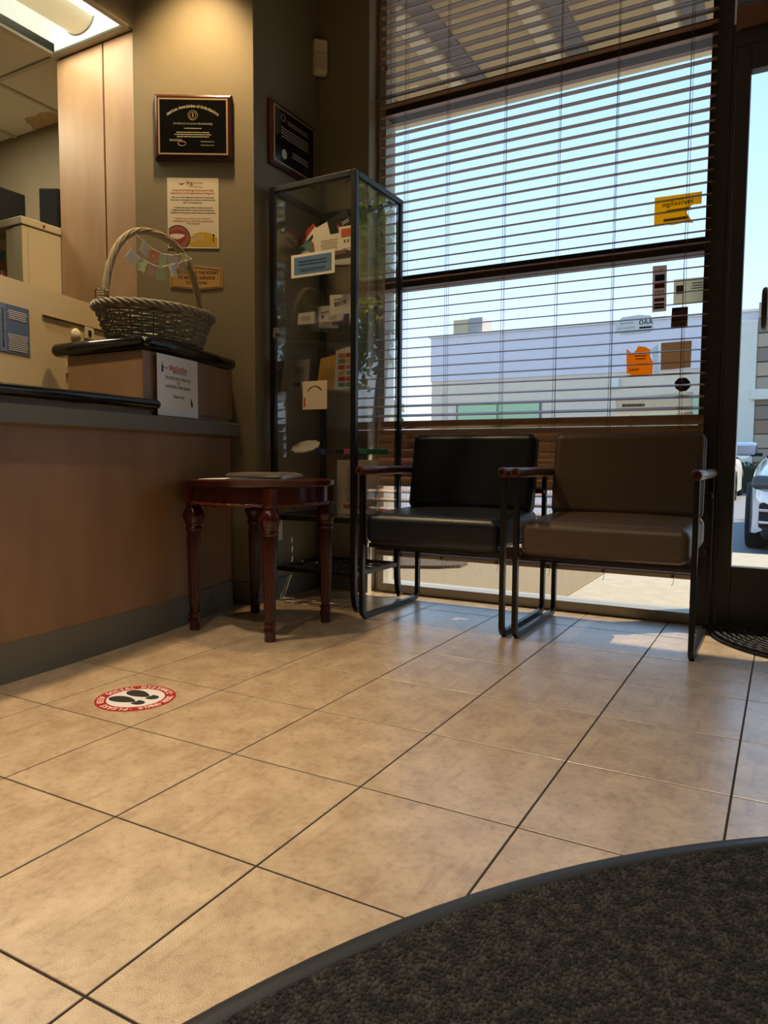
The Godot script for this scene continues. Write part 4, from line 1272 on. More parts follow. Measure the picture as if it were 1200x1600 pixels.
	var lip := PackedVector2Array()
	for i in 17: lip.append(Vector2(lerpf(-0.107, -0.03, i / 16.0), -0.082 + 0.010 * sin(PI * i / 16.0)))
	for i in 17: lip.append(Vector2(lerpf(-0.03, -0.107, i / 16.0), -0.098 - 0.038 * sin(PI * i / 16.0)))
	part.call(lip, "picture_lips", flat(142, 50, 46), 0.0024)
	var mo := PackedVector2Array()
	for i in 13: mo.append(Vector2(lerpf(-0.103, -0.038, i / 12.0), -0.093 + 0.004 * sin(PI * i / 12.0)))
	for i in 13: mo.append(Vector2(lerpf(-0.038, -0.103, i / 12.0), -0.098 - 0.014 * sin(PI * i / 12.0)))
	part.call(mo, "picture_teeth", flat(228, 214, 196), 0.0027)
	# brass sign
	var bs := thing("brass_sign", "small brass wall sign with black border and lettering", "sign")
	place.call(bs, 307, 434.5)
	var sw := 0.232; var sh := 0.104
	var bp := PackedVector2Array()
	for i in 13: bp.append(Vector2(lerpf(-sw / 2, sw / 2, i / 12.0), sh / 2 * (0.78 + 0.22 * (1.0 - absf(i - 6.0) / 6.0))))
	for i in 13: bp.append(Vector2(lerpf(sw / 2, -sw / 2, i / 12.0), -sh / 2 * (0.78 + 0.22 * (1.0 - absf(i - 6.0) / 6.0))))
	var mb := MB.new(); mb.prism(bp, Transform3D.IDENTITY, 0, 0.002)
	obj("plate", mb, M.brass, bs)
	var rim := []
	for q in bp: rim.append(Vector3(q.x * 0.93, q.y * 0.88, 0.0021))
	mb = MB.new(); mb.tube(rim, 0.0009, 4, true); obj("border_line", mb, M.ink, bs)
	text(bs, "WE RESERVE THE RIGHT", sw * 0.84, Vector3(0, 0.023, 0.0022), I, M.ink, "Droid Sans", true)
	text(bs, "TO REFUSE SERVICE", sw * 0.70, Vector3(0, 0.001, 0.0022), I, M.ink, "Droid Sans", true)
	text(bs, "TO ANYONE", sw * 0.40, Vector3(0, -0.021, 0.0022), I, M.ink, "Droid Sans", true)
	# motion sensor in the corner
	var ms := thing("motion_sensor", "white motion sensor mounted high in the wall corner", "sensor", Vector3(-1.332, 2.52, -2.49), PI / 4)
	mb = MB.new(); mb.rbox(Vector3(0, 0.085, 0.0), Vector3(0.072, 0.165, 0.045), 0.016, 4)
	obj("case", mb, M.ivory, ms)
	obj("lens", bxr(Vector3(0, 0.06, 0.022), Vector3(0.058, 0.07, 0.008), Basis(Vector3.RIGHT, 0.06), 0.004), flat(206, 196, 172, 0.3), ms)
	obj("lamp_window", bxr(Vector3(0, 0.125, 0.022), Vector3(0.012, 0.02, 0.004), Basis.IDENTITY, 0.002), flat(236, 222, 186, 0.2), ms)
	# socket low on the wall behind the table
	var ou := thing("wall_outlet", "cream double power outlet low on the wall behind the side table", "outlet", Vector3(-1.3595, 0.335, -2.17), PI / 2)
	obj("cover_plate", bxr(Vector3(0, 0, 0.002), Vector3(0.07, 0.115, 0.005), Basis.IDENTITY, 0.002), M.ivory, ou)
	for s in [-1, 1]:
		var f := obj("socket", bxr(Vector3(0, s * 0.026, 0.0048), Vector3(0.034, 0.03, 0.003), Basis.IDENTITY, 0.001), M.ivory, ou)
		for q in [-1, 1]: obj("slot", bxr(Vector3(q * 0.007, s * 0.026 + 0.003, 0.0064), Vector3(0.003, 0.009, 0.001)), M.black, f)

# ------------------------------------------------------------------ basket with bunting
func build_basket() -> void:
	var ax := Vector3(0.10, 0, -0.995).normalized()
	var at := Vector3(-1.475, 1.0993, -1.545)
	var o := thing("wicker_basket", "grey-brown wicker basket with tall hoop handle on the black slab", "basket")
	o.transform = Transform3D(Basis(ax, Vector3.UP, ax.cross(Vector3.UP)), at)
	var H := 0.128
	var A := func(t: float) -> Vector2: return Vector2(lerpf(0.200, 0.243, t), lerpf(0.128, 0.168, t))
	var base := PackedVector2Array()
	for i in 48: base.append(Vector2(cos(TAU * i / 48) * 0.196, sin(TAU * i / 48) * 0.124))
	var mb := MB.new(); mb.plan(base, 0.002, 0.012); obj("base", mb, M.willow_b, o)
	var N := 30
	for i in N:
		var a := TAU * i / N
		var p := []
		for k in 5:
			var e: Vector2 = A.call(k / 4.0)
			p.append(Vector3(cos(a) * e.x, 0.004 + (H - 0.008) * k / 4.0, sin(a) * e.y))
		mb = MB.new(); mb.tube(p, 0.0032, 5); obj("stake", mb, M.willow_b, o)
	var rows := 12
	for r in rows:
		var t := (r + 0.5) / rows
		var e: Vector2 = A.call(t)
		var p := []
		for i in 120:
			var a := TAU * i / 120
			var wob := 0.0048 * cos(a * N / 2.0 + r * PI)
			p.append(Vector3(cos(a) * (e.x + wob), 0.009 + (H - 0.014) * t + 0.0015 * sin(a * 7 + r * 2), sin(a) * (e.y + wob)))
		mb = MB.new(); mb.tube(p, 0.0049, 6, true)
		obj("woven_strand", mb, M.willow_a if r % 2 else M.willow_b, o)
	for s in 4:
		var p := []
		for i in 144:
			var a := TAU * i / 144
			var ph := a * 11 + s * TAU / 4
			p.append(Vector3(cos(a) * (0.247 + 0.011 * cos(ph)), H + 0.004 + 0.010 * sin(ph), sin(a) * (0.172 + 0.011 * cos(ph))))
		mb = MB.new(); mb.tube(p, 0.0062, 6, true); obj("rim_strand", mb, M.willow_a, o)
	for s in 6:
		var p := []
		for i in 61:
			var u := PI * i / 60.0
			var c := Vector3(signf(cos(u)) * pow(absf(cos(u)), 0.85) * 0.228, 0.07 + 0.372 * pow(sin(u), 0.82), 0)
			var tang := Vector3(-sin(u), cos(u), 0).normalized(); var nn := Vector3(tang.y, -tang.x, 0)
			var ph := u * 5 + s * TAU / 6
			p.append(c + nn * cos(ph) * 0.0085 + Vector3(0, 0, sin(ph) * 0.0085))
		mb = MB.new(); mb.tube(p, 0.0058, 6); obj("handle_strand", mb, M.handle, o)
	for s in [-1, 1]:
		var p := []
		for i in 60:
			var a := i * TAU / 10.0
			p.append(Vector3(s * 0.231 + cos(a) * 0.018, 0.128 + i * 0.0009, sin(a) * 0.018))
		mb = MB.new(); mb.tube(p, 0.0028, 5); obj("handle_wrap", mb, M.handle, o)
		p = [Vector3(s * 0.245, 0.125, -0.028), Vector3(s * 0.247, 0.178, -0.028), Vector3(s * 0.247, 0.182, -0.024), Vector3(s * 0.247, 0.182, 0.024), Vector3(s * 0.247, 0.178, 0.028), Vector3(s * 0.245, 0.125, 0.028)]
		mb = MB.new(); mb.tube(p, 0.0022, 5); obj("wire_loop", mb, mat(rgb(120, 100, 70), 0.4, 0.6), o)
	# speckled ball in the basket
	var eg := MB.new()
	var prof := []
	for i in 17:
		var a := PI * i / 16.0
		prof.append(Vector2(sin(a) * 0.042, 0.05 - cos(a) * 0.05))
	eg.lathe(prof, 24)
	var egg := obj("speckled_egg", eg, tri_mat(ramp_tex(noise(95, 0.08, 2), 128, rgb(108, 118, 110), rgb(190, 196, 180)), 9.0, 0.5, false))
	egg.position = at + Vector3(-0.02, 0.058, 0.0); egg.rotation.z = 0.5
	tag(egg, "grey-green speckled egg showing over the basket rim", "egg")
	var nest := MB.new()
	nest.lathe([Vector2(0.0, 0.0), Vector2(0.10, 0.0), Vector2(0.11, 0.02), Vector2(0.06, 0.034), Vector2(0.0, 0.036)], 24)
	var ne := obj("paper_nest", nest, flat(150, 158, 120, 0.9)); ne.position = at + Vector3(0, 0.0125, 0)
	tag(ne, "pale green paper filling under the egg in the basket", "paper filling")
	# two strings of letter flags hung from the handle
	var nz := -ax.cross(Vector3.UP)
	if nz.dot(CAM - at) < 0: nz = -nz
	var pl := func(x: float, y: float) -> Vector3:
		var d := ray(x, y)
		return CAM + d * (nz.dot(at + nz * 0.022 - CAM) / nz.dot(d))
	var wht := flat(232, 228, 214); var org := flat(224, 148, 102); var grn := flat(212, 220, 158); var pch := flat(224, 184, 140)
	var strings := [
		["HAPPY", [[212, 372], [226, 384], [240, 396], [254, 403], [271, 405], [287, 402], [299, 410]], [wht, org, grn, wht, grn], "upper string of pastel letter flags across the basket handle"],
		["EASTER", [[196, 383], [204, 397], [219, 410], [237, 420], [250, 424], [269, 419], [284, 416], [299, 410]], [wht, grn, pch, grn, wht, pch], "lower sagging string of pastel letter flags across the basket handle"]]
	for si in 2:
		var sd: Array = strings[si]
		var first: Vector3 = pl.call(sd[1][0][0], sd[1][0][1])
		var bn := thing("letter_bunting", sd[3], "bunting", first)
		var path := []
		for q in sd[1]: path.append(pl.call(q[0], q[1] - 6) - first + nz * 0.004 * si)
		var cr := MB.new(); cr.tube(path, 0.0014, 5); obj("cord", cr, M.white, bn)
		for k in sd[0].length():
			var c: Vector3 = path[k + 1] + Vector3(0, -0.024, 0)
			var dir: Vector3 = (path[mini(k + 2, path.size() - 1)] - path[k]).normalized()
			var fx_ := dir.slide(nz).normalized()
			var fb := Basis(fx_, nz.cross(fx_).normalized(), nz)
			fb = fb * Basis(Vector3.UP, [0.25, -0.2, 0.1, -0.3, 0.2, -0.1][k])
			var fp := PackedVector2Array()
			for e in [[-1, 1], [1, 1], [1.02, 0.4], [0.9, 0.0], [1.0, -0.5], [0.95, -1.0], [0.4, -0.86], [0, -1.05], [-0.5, -0.86], [-0.95, -1.02], [-1.0, -0.4], [-0.88, 0.1]]: fp.append(Vector2(e[0], e[1]) * Vector2(0.0205, 0.0245))
			var fm := MB.new(); fm.prism(fp, Transform3D(fb, c), -0.0004, 0.0004)
			var fl := obj("flag", fm, sd[2][k], bn)
			text(fl, sd[0][k], 0.012, c + fb.z * 0.0008, fb, flat(226, 220, 206), "Droid Sans", true, 0.02)

# ------------------------------------------------------------------ glass display cabinet
func card(called: String, label: String, cat: String, pts: Array, z: float, m: Material, thick := 0.0015, floor_y := -1.0, group := "") -> Node3D:
	# upright flat piece whose outline is given in pixels on the plane z
	var q := PackedVector2Array()
	var lo := 1e9
	for e in pts:
		var w := on_z(e[0], e[1], z); q.append(Vector2(w.x, w.y)); lo = minf(lo, w.y)
	var dy := 0.0
	if floor_y >= 0.0: dy = floor_y - lo
	var c := Vector2.ZERO
	for i in q.size(): q[i].y += dy; c += q[i] / q.size()
	var o := thing(called, label, cat, Vector3(c.x, c.y, z), 0, group)
	for i in q.size(): q[i] -= c
	var mb := MB.new(); mb.prism(q, Transform3D.IDENTITY, -thick, 0)
	obj("page" if thick < 0.004 else "box", mb, m, o)
	o.set_meta("w", 0)
	o.remove_meta("w")
	return o

func patch(o: Node3D, called: String, x: float, y: float, w: float, h: float, m: Material, z := 0.0006) -> void:
	obj(called, bxr(Vector3(x, y, z), Vector3(w, h, 0.0006)), m, o)

func build_cabinet() -> void:
	var x0 := -1.333; var x1 := -0.880; var z0 := -2.512; var z1 := -2.085
	var H := 1.865
	var c := thing("display_cabinet", "tall black-framed glass display cabinet standing in the corner", "cabinet", Vector3(x0, 0, z1))
	var W := x1 - x0; var D := z1 - z0
	var pw := 0.026
	for e in [[0, 0, -1, 1], [1, 0, 1, 1], [1, 1, 1, -1], [0, 1, -1, -1]]:
		var px: float = (pw * 0.5) if e[0] == 0 else W - pw * 0.5
		var pz: float = (-pw * 0.5) if e[1] == 0 else -D + pw * 0.5
		var post := obj("post", bx(Vector3(px - pw * 0.5, 0.14, pz - pw * 0.5), Vector3(px + pw * 0.5, H, pz + pw * 0.5), 0.003), M.black_metal, c)
		var sx := -1.0 if e[0] == 0 else 1.0
		var path := []
		for k in 9:
			var a := PI * 0.5 * k / 8.0
			path.append(Vector3(px + sx * 0.02 * (1 - cos(a)), 0.14 - 0.128 * sin(a), pz))
		var ft := MB.new(); ft.bar(path, pw * 0.9, pw * 0.9, Vector3(0, 0, 1))
		obj("foot", ft, M.black_metal, c)
	for y in [H - 0.026, 0.384]:
		for s in [0, 1]:
			obj("rail", bx(Vector3(pw, y, -D * s - (pw if s == 0 else 0.0)), Vector3(W - pw, y + 0.026, -D * s + (0.0 if s == 0 else pw)), 0.003), M.black_metal, c)
			obj("rail", bx(Vector3(0 if s == 0 else W - pw, y, -D + pw), Vector3(pw if s == 0 else W, y + 0.026, -pw), 0.003), M.black_metal, c)
	obj("top_pane", bx(Vector3(pw, H - 0.012, -D + pw), Vector3(W - pw, H - 0.007, -pw)), M.shelf_glass, c)
	obj("front_pane", bx(Vector3(pw, 0.412, -0.012), Vector3(W - pw, H - 0.028, -0.007)), M.glass, c)
	obj("back_pane", bx(Vector3(pw, 0.412, -D + 0.007), Vector3(W - pw, H - 0.028, -D + 0.012)), M.glass, c)
	obj("side_pane", bx(Vector3(0.007, 0.412, -D + pw), Vector3(0.012, H - 0.028, -pw)), M.glass, c)
	obj("side_pane", bx(Vector3(W - 0.012, 0.412, -D + pw), Vector3(W - 0.007, H - 0.028, -pw)), M.glass, c)
	for y in [1.54, 1.255, 0.965, 0.683, 0.392]:
		obj("glass_shelf", bx(Vector3(0.014, y - 0.005, -D + 0.014), Vector3(W - 0.014, y, -0.014)), M.shelf_glass, c)
	obj("hinge", bxr(Vector3(W - pw - 0.012, H - 0.034, -0.012), Vector3(0.03, 0.014, 0.014), Basis.IDENTITY, 0.002), M.black, c)
	var lk := obj("lock", bxr(Vector3(0.034, 1.235, -0.002), Vector3(0.02, 0.024, 0.014), Basis.IDENTITY, 0.003), mat(rgb(170, 160, 140), 0.3, 0.8), c)
	obj("key", bxr(Vector3(0.034, 1.215, 0.008), Vector3(0.014, 0.026, 0.002), Basis(Vector3.UP, 0.5), 0.0005), mat(rgb(180, 172, 150), 0.3, 0.8), lk)
	# low wire rack between the legs
	var rk := obj("rack_frame", bx(Vector3(pw, 0.15, -0.018), Vector3(W - pw, 0.17, -0.004), 0.002), M.black_metal, c)
	for e in [[Vector3(pw, 0.15, -D + 0.004), Vector3(W - pw, 0.17, -D + 0.018)], [Vector3(0.004, 0.15, -D + pw), Vector3(0.018, 0.17, -pw)], [Vector3(W - 0.018, 0.15, -D + pw), Vector3(W - 0.004, 0.17, -pw)]]:
		obj("rack_frame", bx(e[0], e[1], 0.002), M.black_metal, c)
	for i in 5:
		for j in 5:
			var m := MB.new()
			var cc := Vector3(0.055 + i * (W - 0.11) / 4.0, 0.163, -0.05 - j * (D - 0.1) / 4.0)
			m.tube(range(16).map(func(k): return cc + Vector3(cos(TAU * k / 16) * 0.040, 0, sin(TAU * k / 16) * 0.038 * (0.7 + 0.3 * cos(2 * TAU * k / 16)))), 0.003, 5, true)
			obj("rack_scroll", m, M.black_metal, c)
	# ---- shelf contents
	var I := Basis.IDENTITY
	var y1 := 1.5405; var y2 := 1.2555; var y3 := 0.9655; var y4 := 0.6835; var y5 := 0.3925
	var k := card("leaflet_sheet", "cream printed letter leaning on the top cabinet shelf", "leaflet", [[488, 350], [511, 337], [516, 357], [551, 350], [553, 386], [552, 404], [494, 404]], -2.30, M.paper, 0.0015, y1)
	bars(k, 11, 0.10, 0.10, Vector3(-0.03, -0.03, 0), I, flat(150, 140, 120), "print_line", 11)
	k = card("orange_card", "white card with an orange header on the top cabinet shelf", "card", [[529, 346], [556, 342], [560, 402], [531, 404]], -2.285, M.paper, 0.0015, y1)
	patch(k, "header", 0.0, 0.055, 0.072, 0.035, flat(190, 84, 34))
	for i in 3: patch(k, "icon", -0.018 + i * 0.018, 0.018, 0.010, 0.014, flat(120, 110, 96))
	bars(k, 4, 0.055, 0.04, Vector3(0, -0.03, 0), I, flat(150, 140, 120), "print_line", 12)
	k = card("black_card", "tilted black brochure with red mark leaning on the top cabinet shelf", "brochure", [[511, 332], [541, 313], [551, 340], [545, 404], [522, 404]], -2.325, flat(30, 27, 27, 0.4), 0.003, y1)
	patch(k, "red_mark", -0.02, 0.055, 0.012, 0.014, flat(170, 40, 36))
	bars(k, 2, 0.05, 0.018, Vector3(0.02, 0.07, 0), Basis(Vector3.BACK, 0.35), M.white, "print_line", 13)
	k = card("striped_card", "red, white and black striped card leaning on the top cabinet shelf", "card", [[464, 353], [490, 328], [500, 343], [486, 404], [474, 404]], -2.315, flat(182, 66, 44, 0.4), 0.0015, y1)
	obj("white_stripe", bxr(Vector3(0.006, 0.055, 0.0006), Vector3(0.095, 0.016, 0.0006), Basis(Vector3.BACK, 0.72)), M.white, k)
	obj("black_stripe", bxr(Vector3(0.012, 0.043, 0.0008), Vector3(0.090, 0.012, 0.0006), Basis(Vector3.BACK, 0.72)), M.ink, k)
	obj("white_stripe", bxr(Vector3(0.020, 0.028, 0.0006), Vector3(0.085, 0.014, 0.0006), Basis(Vector3.BACK, 0.72)), M.white, k)
	k = card("teal_card", "teal picture card at the left of the top cabinet shelf", "card", [[463, 372], [487, 360], [492, 404], [466, 404]], -2.27, flat(94, 128, 124, 0.4), 0.0015, y1)
	patch(k, "cream_panel", 0.0, 0.0, 0.045, 0.04, flat(196, 182, 148))
	patch(k, "dark_print", -0.012, 0.035, 0.018, 0.014, M.ink)
	var sy := 1.5405
	var tin := MB.new(); tin.lathe([Vector2(0, 0), Vector2(0.034, 0), Vector2(0.036, 0.004), Vector2(0.036, 0.016), Vector2(0.033, 0.02), Vector2(0, 0.021)], 24)
	var tn := obj("round_tin", tin, flat(206, 168, 142, 0.35)); tn.position = Vector3(on_z(474, 388, -2.2).x, sy, -2.2); tag(tn, "small round pink tin at the front of the top cabinet shelf", "tin")
	var bxs := obj("brown_box", bx(Vector3(-0.05, 0, -0.03), Vector3(0.05, 0.022, 0.03), 0.003), flat(120, 82, 62)); bxs.position = Vector3(on_z(535, 390, -2.17).x - 0.01, sy, -2.17); tag(bxs, "flat brown box lying at the front of the top cabinet shelf", "box")
	# blue sign taped on the front glass
	var s0 := on_z(455, 403, z1 - 0.006); var s1 := on_z(523, 393, z1 - 0.006); var s2 := on_z(523, 430, z1 - 0.006)
	var sg := thing("blue_sign", "white-edged blue sign taped to the front glass of the cabinet", "sign", Vector3((s0.x + s1.x) * 0.5, (s0.y + s2.y) * 0.5 + 0.01, z1 - 0.0065))
	var sw := s1.x - s0.x; var sh := s1.y - s2.y
	obj("page", bxr(Vector3(0, 0, 0.0006), Vector3(sw, sh, 0.001)), M.paper, sg)
	obj("blue_field", bxr(Vector3(0, 0, 0.0013), Vector3(sw * 0.86, sh * 0.76, 0.0007), I, 0.0003), flat(78, 118, 158), sg)
	bars(sg, 2, sw * 0.66, sh * 0.26, Vector3(0, sh * 0.1, 0.0017), I, flat(34, 52, 84), "print_line", 14)
	bars(sg, 2, sw * 0.7, sh * 0.16, Vector3(0, -sh * 0.2, 0.0017), I, flat(40, 58, 90), "print_line", 15)
	# second shelf
	for e in [[[515, 452], [547, 450], [549, 497], [517, 497]], [[496, 466], [523, 463], [525, 499], [498, 499]], [[484, 476], [506, 474], [508, 500], [486, 500]]]:
		var i: int = [[515, 496, 484].find(e[0][0])][0]
		k = card("packet_box", ["tall white packet with black lettering and purple base on the second cabinet shelf", "white packet half hidden behind the tall packet on the second cabinet shelf", "short pale packet at the back of the second cabinet shelf"][i], "packet", e, [-2.20, -2.25, -2.30][i], [M.white, flat(196, 196, 192), flat(176, 176, 172)][i], 0.022, y2)
		if i < 2:
			text(k, "Retainer", 0.045, Vector3(-0.008, 0.045 if i == 0 else 0.022, 0.0008), Basis(Vector3.BACK, 0.08), M.ink)
			text(k, "BRITE", 0.062 if i == 0 else 0.055, Vector3(0.0, 0.027 if i == 0 else 0.004, 0.0008), Basis(Vector3.BACK, 0.12), M.ink, "Droid Sans", true)
		if i == 0: patch(k, "purple_base", 0.002, -0.045, 0.088, 0.045, flat(84, 52, 104))
	for e in [[[466, 489], [490, 486], [491, 505], [465, 507]], [[507, 489], [535, 486], [532, 499], [505, 501]]]:
		k = card("clamshell_pack", "small clear clamshell pack %s on the second cabinet shelf" % ("standing apart from the packets" if e[0][0] == 466 else "in front of the tall packet"), "packet", e, -2.12, flat(206, 200, 186, 0.25), 0.018, y2, "clamshell packs on the second shelf")
		bars(k, 3, 0.05, 0.02, Vector3.ZERO, I, flat(140, 134, 124), "print_line", 20)
	# third shelf
	k = card("grey_booklet", "grey booklet with small square icons on the third cabinet shelf", "booklet", [[454, 559], [484, 556], [481, 610], [450, 610]], -2.24, flat(150, 146, 144), 0.004, y3)
	bars(k, 3, 0.06, 0.03, Vector3(0, 0.03, 0.0), I, flat(110, 108, 108), "print_line", 21)
	for i in 3: patch(k, "icon", -0.025 + i * 0.022, -0.035, 0.016, 0.018, [flat(150, 50, 60), M.ink, flat(190, 190, 190)][i])
	k = card("yellow_envelope", "yellow padded envelope leaning on the third cabinet shelf", "envelope", [[501, 555], [527, 548], [524, 607], [494, 607]], -2.23, flat(206, 158, 62), 0.006, y3)
	bars(k, 2, 0.04, 0.015, Vector3(0, 0.04, 0.0), I, flat(226, 196, 120), "print_line", 22)
	k = card("sticker_card", "card with rows of coloured labels on the third cabinet shelf", "card", [[525, 545], [553, 536], [560, 607], [522, 607]], -2.215, M.paper, 0.002, y3)
	for r in 6:
		for q in 2:
			var cl: Array = [[206, 120, 40], [110, 150, 140], [196, 70, 50], [210, 170, 60], [186, 60, 50], [70, 130, 140]][(r + q * 2) % 6]
			patch(k, "colour_label", -0.02 + q * 0.04, 0.062 - r * 0.026, 0.035, 0.019, flat(cl[0], cl[1], cl[2]))
	k = card("olive_leaflet", "dark olive leaflet at the far left of the third cabinet shelf", "leaflet", [[431, 562], [444, 561], [437, 611], [431, 611]], -2.14, flat(84, 82, 62), 0.002, y3)
	k = card("grey_sheet", "pale grey sheet standing behind the coloured label card", "sheet", [[522, 528], [552, 524], [556, 606], [524, 606]], -2.33, flat(136, 136, 134), 0.0015, y3)
	var qc := thing("square_card", "cream square card with red stripe taped to the front glass of the cabinet", "card")
	var q0 := on_z(473, 596, z1 - 0.006); var q1 := on_z(511, 594, z1 - 0.006); var q2 := on_z(511, 639, z1 - 0.006)
	qc.position = Vector3((q0.x + q1.x) * 0.5, (q1.y + q2.y) * 0.5, z1 - 0.0065)
	obj("page", bxr(Vector3(0, 0, 0.0006), Vector3(q1.x - q0.x, q1.y - q2.y, 0.001)), flat(222, 206, 178), qc)
	arc_text(qc, "WE WANT YOUR FEEDBACK", 0.042, 0.0085, PI / 2, 1.9, Vector3(0, -0.004, 0.0012), I, M.ink)
	patch(qc, "red_stripe", -(q1.x - q0.x) * 0.42, -0.03, 0.008, 0.04, flat(176, 72, 52), 0.0014)
	# fourth shelf: scalloped tray and little coloured boxes
	var tray := PackedVector2Array()
	for i in 48:
		var a := TAU * i / 48
		tray.append(Vector2(cos(a), sin(a)) * (1.0 + 0.05 * cos(a * 10)) * Vector2(0.070, 0.06))
	var tm := MB.new(); tm.slab(tray, 0, 0.009, 0.004, 3)
	var ty := obj("scalloped_tray", tm, flat(206, 204, 190, 0.4))
	ty.transform = Transform3D(Basis(Vector3.RIGHT, 0.5), Vector3(on_z(478, 700, -2.2).x, y4 + 0.031, -2.2))
	tag(ty, "white scalloped cloud-shaped tray on the fourth cabinet shelf", "tray")
	for e in [[498, 513, 62, 74, 150, "dark blue"], [514, 527, 28, 28, 58, "navy"], [528, 541, 30, 30, 34, "black"], [542, 552, 196, 74, 130, "pink"], [566, 579, 40, 140, 120, "teal"], [579, 602, 26, 118, 74, "green"]]:
		var zz := -2.26
		var a := on_z(e[0], 700, zz); var b := on_z(e[1], 700, zz)
		var bo := obj("retainer_case", bx(Vector3(-(b.x - a.x) * 0.5 + 0.0008, 0.0005, -0.03), Vector3((b.x - a.x) * 0.5 - 0.0008, 0.024, 0.03), 0.003), flat(e[2], e[3], e[4], 0.35))
		bo.position = Vector3((a.x + b.x) * 0.5, y4, zz)
		tag(bo, "small %s plastic case in the row on the fourth cabinet shelf" % e[5], "case", "plastic cases on the fourth shelf")
	# document in the lowest compartment
	k = card("framed_document", "white printed document with orange foot bar on the lowest cabinet shelf", "document", [[527, 712], [590, 712], [589, 797], [526, 797]], -2.42, flat(216, 206, 184), 0.003, y5)
	bars(k, 20, 0.125, 0.17, Vector3(0, 0.012, 0), I, flat(140, 126, 108), "print_line", 30)
	patch(k, "orange_bar", 0, -0.094, 0.15, 0.02, flat(176, 96, 56))

# ------------------------------------------------------------------ side table and magazines
func fluted(mb: MB, r0: float, r1: float, y0: float, y1: float, n: int, depth: float, at: Vector3) -> void:
	var rows := []
	for j in 9:
		var t := j / 8.0
		var line := []
		for i in n * 6:
			var a := TAU * i / (n * 6)
			var g := depth * pow(absf(sin(a * n * 0.5)), 0.6) * sin(PI * clampf(t * 6, 0, 0.5)) * sin(PI * clampf((1 - t) * 6, 0, 0.5))
			var r := lerpf(r0, r1, t) - depth + g
			line.append(at + Vector3(cos(a) * r, lerpf(y0, y1, t), sin(a) * r))
		rows.append(line)
	mb.grid(rows, true)

